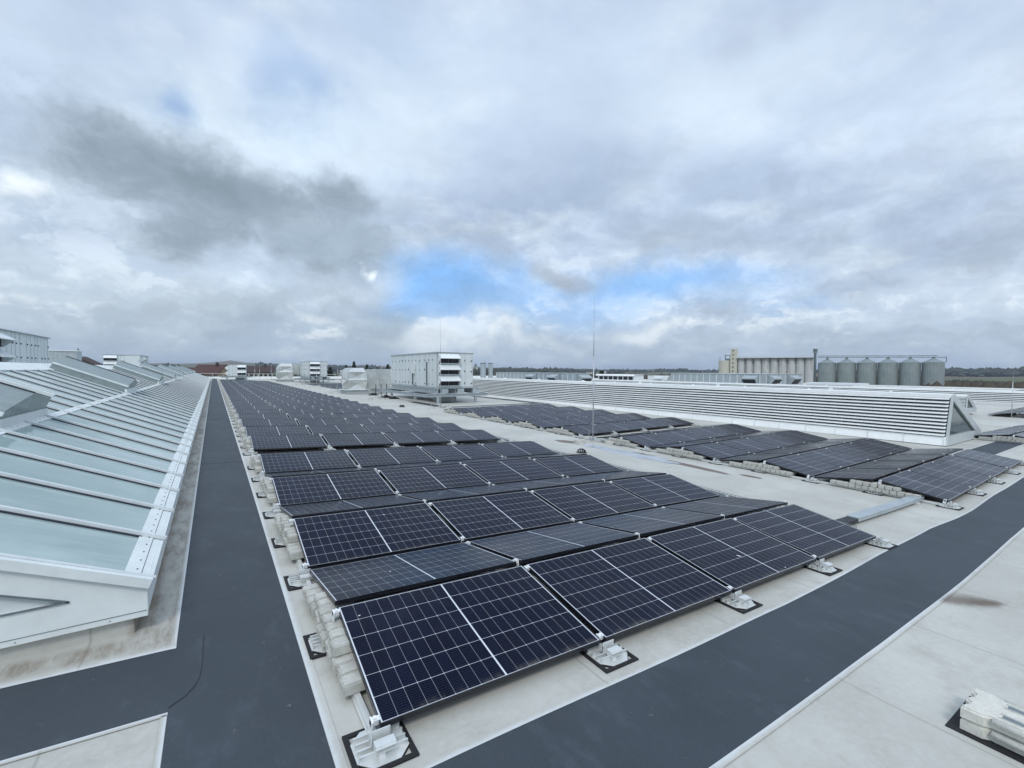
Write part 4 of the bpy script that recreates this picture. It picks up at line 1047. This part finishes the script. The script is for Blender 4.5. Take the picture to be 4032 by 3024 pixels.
house(13.0, 187, 9.0, 7, .95, 2.9, -6, 'cream house with a dark brown tiled roof right of the farthest unit', M_cream, M_tile, wins=6)
house(-27.3, 146, 4.6, 6, 2.9, 4.6, 80, 'small tan gabled house between the two left ventilation units', M_tan, M_tile, wins=1, chim=False)
house(-8.0, 150, 10, 7, .9, 2.1, 5, 'long low house with dull red roof above the rooflight vents', M_tan, M_red, chim=False)
random.seed(21)
for k in range(16):
    az = random.choice([random.uniform(34.5, 40), random.uniform(42, 47), random.uniform(76.5, 83), random.uniform(-12, 14)]); D = random.uniform(1300, 2300)
    x, y = D * math.sin(R(az)), D * math.cos(R(az)); z = gnd(x, y)
    w = random.uniform(14, 30)
    house(x, y, w, 12, z + 6, z + 9, random.uniform(-70, -20), 'tiny pale building far out in the fields towards the horizon', M_vill, random.choice((M_tile, M_galv)), group='distant village buildings', chim=False, wins=0)
r = thing('church', 'distant village church with a dark pointed spire', 'church', (429.7, 787.9, gnd(430, 788)))
m = MB(); m.box(-3, 3, -3, 3, 0, 18); m.box(3, 18, -4, 4, 0, 9); m.build('tower', M_vill, r)
m = MB(); m.add([(-3.2, -3.2, 18), (3.2, -3.2, 18), (3.2, 3.2, 18), (-3.2, 3.2, 18), (0, 0, 27)], [(0, 1, 4), (1, 2, 4), (2, 3, 4), (3, 0, 4)]); m.build('spire', M_galvd, r)

def bare_tree(x, y, H, label, spread=.5, z=None, seed=1, wmul=1.):
    random.seed(seed); z0 = gnd(x, y) if z is None else z
    r = thing('bare_tree', label, 'tree', (x, y, z0)); tr = MB(); cr = MB()
    def grow(p, d, ln, rad, lev):
        q = p + d * ln; (tr if lev < 2 else cr).cyl(p, q, rad, rad * .65, n=6 if lev < 2 else 3, cap=False)
        if lev >= 6: return
        for _ in range(3 if lev else 5):
            nd = (d + Vector((random.uniform(-1, 1), random.uniform(-1, 1), random.uniform(-.3, .8))) * spread * (1.1 if lev else 1.3)).normalized()
            grow(p.lerp(q, random.uniform(.55, 1)), nd, ln * random.uniform(.62, .8), rad * .6, lev + 1)
    grow(Vector((0, 0, 0)), Vector((0, 0, 1)), H * .27, H * .022 * wmul, 0)
    tr.build('trunk', M_bark, r, fix=False); cr.build('crown', M_bush, r, fix=False)
bare_tree(-14.2, 157, 16.8, 'large bare tree with a rounded crown behind the left rooflight', spread=.62, seed=4, wmul=2.6)
bare_tree(120, 108, 11, 'bare reddish tree behind the low white boxes', spread=.6, seed=6, wmul=2.6)
bare_tree(-4.5, 172, 14.5, 'bare tree behind the red-brown roofed house', spread=.6, seed=9, wmul=2.6)
bare_tree(8.5, 205, 14, 'bare tree rising behind the farthest ventilation unit', spread=.6, seed=12, wmul=2.6)
def conifer(x, y, H, rad, label, seed, z=None, group='dark conifers behind the far roof edge'):
    random.seed(seed); z0 = gnd(x, y) if z is None else z
    r = thing('conifer', label, 'tree', (x, y, z0), group=group)
    m = MB(); m.cyl((0, 0, 0), (0, 0, H * .95), rad * .09, .05, n=6); m.build('trunk', M_bark, r)
    m = MB()
    for k in range(900):
        t = random.random() ** .8; z = H * (.12 + .88 * t); rr = rad * (1 - t) ** .8 * random.uniform(.35, 1.12) + .1; a = random.uniform(0, 6.28)
        c = Vector((rr * math.cos(a), rr * math.sin(a), z)); s_ = rad * .17
        m.poly([c + Vector((random.uniform(-1, 1), random.uniform(-1, 1), random.uniform(-1, .6))) * s_ for _ in range(3)])
    m.build('crown', M_con, r, fix=False); return r
for k, (x, y, H, rad) in enumerate(((56, 240, 15, 3), (60.5, 242, 17, 3.2), (66, 238, 15.5, 3), (71, 236, 14, 3), (49, 244, 14, 4), (75.5, 233, 15.5, 3.6), (46, 236, 12.5, 3.5))):
    conifer(x, y, H, rad, 'dark conifer, %s of the group behind the smaller unit' % ['centre left', 'tallest and central', 'centre right', 'second from right', 'second from left', 'rightmost', 'leftmost'][k], 30 + k)
conifer(103.9, 105, 12.8, 3.0, 'dark evergreen bush left of the windowed white rooflight', 50, group=None)
# hedges and scrub, distant woods
def clump(m, x, y, z, w, hgt, n=5):
    for _ in range(n):
        c = Vector((x + random.uniform(-.5, .5) * w, y + random.uniform(-.5, .5) * w, z + hgt * random.uniform(.15, .75))); s_ = hgt * random.uniform(.22, .42)
        v = [c + Vector(q).normalized() * s_ * random.uniform(.75, 1.25) for q in ((1, 0, 0), (-1, 0, 0), (0, 1, 0), (0, -1, 0), (0, 0, 1), (0, 0, -1))]
        m.add(v, [(0, 2, 4), (2, 1, 4), (1, 3, 4), (3, 0, 4), (2, 0, 5), (1, 2, 5), (3, 1, 5), (0, 3, 5)])
def wood(name, label, material, specs, seed):
    random.seed(seed); m = MB()
    for az0, az1, D0, D1, hg, num in specs:
        for _ in range(num):
            a = random.uniform(az0, az1); D = random.uniform(D0, D1); x, y = D * math.sin(R(a)), D * math.cos(R(a)); hh_ = hg * random.uniform(.6, 1.15)
            clump(m, x, y, gnd(x, y), hh_ * 1.1, hh_, 4)
    tag(m.build(name, material, fix=False), label, 'woodland', kind='stuff')
wood('distant_forest', 'blue-grey distant woods along the horizon', M_forest, [(75.5, 95, 1500, 1800, 19, 900), (34.5, 47, 1500, 2000, 13, 500), (47, 75, 1900, 2300, 13, 500), (28, 36, 1300, 1700, 16, 350), (17, 32, 620, 900, 13, 420), (-28, -3, 1300, 2300, 14, 500), (4, 17, 1400, 2500, 14, 400), (36.5, 38.5, 900, 1000, 16, 60)], 61)
wood('scrub', 'brown leafless scrub and hedges in the fields', M_bush, [(75, 97, 260, 420, 7, 1100), (64, 76, 300, 700, 6, 300), (-20, 22, 180, 330, 9, 550), (22, 40, 400, 800, 8, 200), (42, 60, 500, 900, 8, 200)], 62)
wood('hedge_trees', 'dark hedges and small trees around the houses', M_con, [(-6, 26, 210, 260, 11.5, 160), (77, 95, 500, 560, 6, 120)], 63)
r = thing('crane_mast', 'thin leaning mast left of the tan house', 'mast', (-36.3, 194.3, gnd(-36, 194)))
m = MB(); m.bar((.6, 0, 0), (-.4, 0, 19.2), .35, .35); m.build('mast_tube', M_galvd, r)

# ------------------------------------------------------------------ air
hm = bpy.data.materials.new('haze'); hm.use_nodes = True; hn = hm.node_tree; hn.nodes.remove(hn.nodes['Principled BSDF'])
pv = hn.nodes.new('ShaderNodeVolumePrincipled'); pv.inputs['Color'].default_value = (.72, .82, .98, 1); pv.inputs['Density'].default_value = 1.4e-4; pv.inputs['Anisotropy'].default_value = .2
hn.links.new(pv.outputs[0], hn.nodes['Material Output'].inputs['Volume'])
tag(MB().box(-7200, 7200, -7200, 7200, -14, 78).build('haze', hm), 'pale blue haze lying over the far fields and hills', kind='stuff')

# ------------------------------------------------------------------ camera
f_px = 1801.07; yaw, pit, rol = .57801, .030917, .0042789
fw = Vector((math.sin(yaw) * math.cos(pit), math.cos(yaw) * math.cos(pit), -math.sin(pit)))
rt = Vector((math.cos(yaw), -math.sin(yaw), 0)); upv = rt.cross(fw)
r2 = rt * math.cos(rol) + upv * math.sin(rol); u2 = -rt * math.sin(rol) + upv * math.cos(rol)
cam = bpy.data.cameras.new('camera'); co_ = bpy.data.objects.new('camera', cam); COL.objects.link(co_)
Mc = Matrix((r2, u2, -fw)).transposed().to_4x4(); Mc.translation = Vector((-.7705, -2.5395, 2.0196)); co_.matrix_world = Mc
cam.sensor_width = 36; cam.lens = f_px / 4032 * 36; cam.clip_start = .05; cam.clip_end = 20000
S.camera = co_

# ------------------------------------------------------------------ sky and light
w = bpy.data.worlds.new('World'); S.world = w; w.use_nodes = True; w.cycles.sampling_method = 'MANUAL'; w.cycles.sample_map_resolution = 512
t = NT(w.node_tree); bg = w.node_tree.nodes['Background']
sun_el, sun_az = 48., 215.
sky = t.n.new('ShaderNodeTexSky'); sky.sky_type = 'NISHITA'; sky.sun_disc = False; sky.sun_elevation = R(sun_el); sky.sun_rotation = R(sun_az); sky.air_density = 1.2; sky.dust_density = 1.2
dirv = t.vm('NORMALIZE', t.coord('Generated'))
dx, dy, dz = t.xyz(dirv)
az = t.m('MULTIPLY', t.m('ARCTAN2', dx, dy), 57.2958); el = t.m('MULTIPLY', t.m('ARCSINE', dz), 57.2958)
k_ = t.m('DIVIDE', 1., t.m('ADD', t.m('MAXIMUM', dz, 0.), .16))
pl = t.comb(t.m('MULTIPLY', dx, k_), t.m('MULTIPLY', dy, k_), 0.)
wv = t.noise(dirv, 3.2, 3, .55, out=1); wx, wy, wz = t.xyz(t.vm('SUBTRACT', wv, (.5, .5, .5)))
wf = t.noise(dirv, 12., 4, .6, out=1); fx, fy, fz = t.xyz(t.vm('SUBTRACT', wf, (.5, .5, .5)))
azw = t.m('ADD', az, t.m('ADD', t.m('MULTIPLY', wx, 22.), t.m('MULTIPLY', fx, 7.)))
elw = t.m('ADD', el, t.m('ADD', t.m('MULTIPLY', wy, 13.), t.m('MULTIPLY', fy, 5.)))
n1 = t.noise(pl, .9, 5, .52, dist=.4); n2 = t.noise(pl, 2.6, 6, .58); 
n3 = t.noise(t.vm('ADD', t.vm('MULTIPLY', dirv, (1., 1., 2.3)), t.vm('MULTIPLY', t.vm('SUBTRACT', wf, (.5, .5, .5)), (.12, .12, .2))), 5.5, 7, .62)
c = t.mix(t.ramp(n1, .32, .66), (.39, .465, .62), (.63, .705, .835))
c = t.mix(t.m('MULTIPLY', t.ramp(n2, .46, .74), .6), c, (.77, .83, .91))
c = t.mix(t.m('MULTIPLY', t.ramp(n2, .28, .46, 1., 0.), .35), c, (.38, .44, .57))
def pxdir(x, y):
    d = fw + r2 * ((x - 2016) / f_px) + u2 * ((1512 - y) / f_px); d.normalize()
    return math.degrees(math.atan2(d.x, d.y)), math.degrees(math.asin(d.z))
SKY = []
PV = {k: t.comb(t.m('ADD', az, t.m('MULTIPLY', t.m('SUBTRACT', azw, az), k)), t.m('ADD', el, t.m('MULTIPLY', t.m('SUBTRACT', elw, el), k))) for k in (1, .7)}
def blob(a0, e0, ra, re, ang, col, k, soft=.55, wob=1.):
    global c
    mp = t.n.new('ShaderNodeMapping'); mp.vector_type = 'TEXTURE'; t.l.new(PV[1 if wob > .75 else .7], mp.inputs[0])
    mp.inputs[1].default_value = (a0, e0, 0); mp.inputs[2].default_value = (0, 0, R(ang)); mp.inputs[3].default_value = (ra, re, 1)
    d = t.vm('LENGTH', mp.outputs[0])
    d = t.m('ADD', d, t.m('MULTIPLY', t.m('SUBTRACT', n3, .5), 1.15 if wob > .61 and soft < .65 else (.45 if wob < .61 else .8)))
    c = t.mix(t.ramp(d, max(0., 1 - soft * 1.5), 1 + soft * 1.0, k, 0.), c, col)
blob(-2,5,42,9,0,(.44,.505,.575),.6,.8,1)
blob(60,7,40,7,0,(.47,.53,.63),.4,.9,1)
low = t.m('MULTIPLY', t.ramp(el, 3., 20., 1., 0.), t.ramp(n3, .53, .62))
c = t.mix(t.m('MULTIPLY', low, .5), c, (.80, .82, .86))
low2 = t.m('MULTIPLY', t.ramp(el, 1., 16., 1., 0.), t.ramp(n3, .38, .47, 1., 0.))
c = t.mix(t.m('MULTIPLY', low2, .28), c, (.31, .36, .45))
blob(0,46,15,4,20,(.36,.43,.56),.8,.8,1)  # unseen clouds above the view, added to give the rooflight glass varied reflections
blob(-13,41,9,4,-25,(.80,.86,.93),.8,.8,1)
blob(9,40,9,3,30,(.34,.45,.66),.6,.8,1)
blob(-22,53,15,5,10,(.40,.47,.60),.8,.8,1)
blob(6,56,20,4,-15,(.85,.90,.95),.8,.8,1)
blob(-45,44,14,6,-20,(.82,.87,.94),.7,.8,1)
blob(4.0,23.1,14.46,3.75,-14,(.68,.77,.885),0.75,0.7,1)
blob(17.3,27.1,10.38,5.47,34,(.68,.77,.885),0.7,0.8,1)
blob(37.1,32.1,13.03,7.18,-2,(.59,.68,.83),0.5,0.9,1)
blob(10.3,22.3,13.07,2.28,-3,(.68,.77,.885),0.6,0.6,1)
blob(58.7,29.0,11.56,3.13,11,(.68,.77,.885),0.55,0.9,1)
blob(72.0,25.3,8.42,3.45,4,(.59,.68,.83),0.5,0.9,1)
blob(-11.6,24.8,6.43,3.05,21,(.59,.68,.83),0.5,0.9,1)
blob(-2.1,24.4,2.26,1.76,-17,(.29,.42,.66),0.85,0.7,0.6)
blob(8.2,27.5,3.63,3.21,-40,(.29,.42,.66),0.6,0.9,0.8)
blob(17.3,34.6,6.54,4.44,-7,(.40,.50,.68),0.55,0.9,1)
blob(-6.5,27.6,5.11,2.96,19,(.42,.50,.63),0.5,0.9,1)
blob(-9.3,18.1,8.70,4.97,1,(.345,.41,.49),0.75,0.6,1)
blob(-3.8,16.8,9.87,4.12,-22,(.25,.30,.36),0.9,0.45,0.8)
blob(5.1,16.3,12.25,3.99,-15,(.25,.30,.36),0.9,0.45,0.8)
blob(12.9,13.5,9.06,3.11,-7,(.345,.41,.49),0.75,0.5,0.8)
blob(-0.7,13.4,10.54,2.80,-14,(.345,.41,.49),0.5,0.8,1)
blob(63.8,14.8,11.69,2.85,8,(.42,.50,.63),0.5,0.9,1)
blob(50.8,20.3,9.55,3.28,13,(.44,.52,.66),0.5,0.9,1)
blob(3.8,10.1,10.04,1.61,-3,(.59,.68,.83),0.6,0.8,1)
blob(-6.8,7.2,7.80,1.91,-0,(.52,.58,.66),0.5,0.8,1)
blob(-10.4,2.7,10.07,1.37,3,(.33,.39,.49),0.5,0.8,1)
blob(10.1,3.6,13.50,2.03,2,(.32,.39,.50),0.7,0.7,1)
blob(26.2,10.0,10.6,3.3,1,(.24,.46,.84),1.,0.5,0.6)
blob(49.5,10.3,11.5,2.2,-3,(.24,.46,.84),0.9,0.6,0.6)
blob(37.7,7.8,15.0,2.3,-0,(.31,.50,.82),0.8,0.7,0.7)
blob(61.6,6.7,6.34,1.09,-3,(.32,.50,.80),0.5,0.9,0.8)
blob(14.9,9.9,5.76,1.72,8,(.50,.56,.66),0.85,0.6,0.6)
blob(16.9,5.6,5.28,2.10,2,(.345,.41,.49),0.7,0.6,0.7)
blob(38.5,11.5,3.76,1.34,-10,(.38,.42,.50),0.9,0.5,0.5)
blob(24.7,5.2,7.78,1.05,5,(.88,.895,.92),0.7,0.6,0.8)
blob(34.2,4.0,5.07,0.94,0,(.88,.895,.92),0.6,0.6,0.8)
blob(48.1,4.2,3.09,1.04,4,(.88,.895,.92),0.85,0.45,0.45)
blob(62.5,2.7,1.20,0.55,-1,(.88,.895,.92),0.6,0.6,0.4)
blob(15.6,12.0,0.9,0.5,4,(.85,.88,.92),0.9,0.7,0.12)
blob(-14.3,14.7,0.97,0.99,15,(.88,.895,.92),0.75,0.6,0.5)
blob(8.3,6.9,2.34,0.63,-7,(.88,.895,.92),0.5,0.7,0.8)
blob(43.6,2.6,15.32,1.12,-0,(.38,.45,.58),0.6,0.7,0.8)
blob(69.6,3.1,6.74,1.02,-2,(.36,.42,.53),0.55,0.7,0.8)
det = t.m('ADD', 1., t.m('MULTIPLY', t.m('SUBTRACT', t.ramp(n3, .30, .70), .5), t.ramp(el, 12., 30., .30, .08))); c = t.mix(1., c, t.comb(det, det, det), 'MULTIPLY')
q0 = t.vm('MULTIPLY', dirv, (1., 1., 2.4)); q0 = t.vm('ADD', q0, t.vm('MULTIPLY', t.vm('SUBTRACT', wf, (.5, .5, .5)), (.05, .05, .05)))
n4 = t.noise(q0, 8., 7, .6); n4b = t.noise(t.vm('ADD', q0, (0., 0., .03)), 8., 7, .6)
dn = t.m('SUBTRACT', n4, n4b); lm = t.m('MULTIPLY', t.m('MULTIPLY', t.ramp(el, .8, 2.5), t.ramp(el, 4., 11., 1., 0.)), t.m('MULTIPLY', t.ramp(n4, .46, .60), t.ramp(n3, .40, .60)))
c = t.mix(t.m('MULTIPLY', t.m('MULTIPLY', t.ramp(dn, -.02, .10), lm), .8), c, (.88, .895, .93))
c = t.mix(t.m('MULTIPLY', t.m('MULTIPLY', t.ramp(dn, -.10, .0, 1., 0.), lm), .45), c, (.34, .39, .48))
# pale bluish air low over the horizon
c = t.mix(t.m('MULTIPLY', t.ramp(el, 0., 9., 1., 0.), .62), c, (.385, .46, .585))
zb_ = t.ramp(el, 36., 75., 1., 1.7)
c = t.mix(1., c, t.comb(zb_, zb_, zb_), 'MULTIPLY')
skyc = t.mix(1., sky.outputs[0], (.10, .10, .10), 'MULTIPLY')
c = t.mix(.94, skyc, c)
below = t.ramp(dz, -.02, 0.)
c = t.mix(below, (.16, .17, .16), c)
t.l.new(t.mix(1., c, (10.5, 11.0, 11.0), 'MULTIPLY'), bg.inputs['Color']); bg.inputs['Strength'].default_value = .1
sl = bpy.data.lights.new('sun', 'SUN'); sl.energy = 1.25; sl.angle = R(14); sl.color = (1., .975, .92)
so = bpy.data.objects.new('sun', sl); COL.objects.link(so)
sd = Vector((math.sin(R(sun_az)) * math.cos(R(sun_el)), math.cos(R(sun_az)) * math.cos(R(sun_el)), math.sin(R(sun_el))))
so.rotation_euler = sd.to_track_quat('Z', 'Y').to_euler(); so.location = (0, -5, 30)

S.view_settings.view_transform = 'Standard'; S.view_settings.look = 'None'; S.view_settings.exposure = .13; S.view_settings.gamma = 1
S.render.engine = 'CYCLES'
S.cycles.max_bounces = 6; S.cycles.diffuse_bounces = 3; S.cycles.glossy_bounces = 3; S.cycles.use_denoising = True
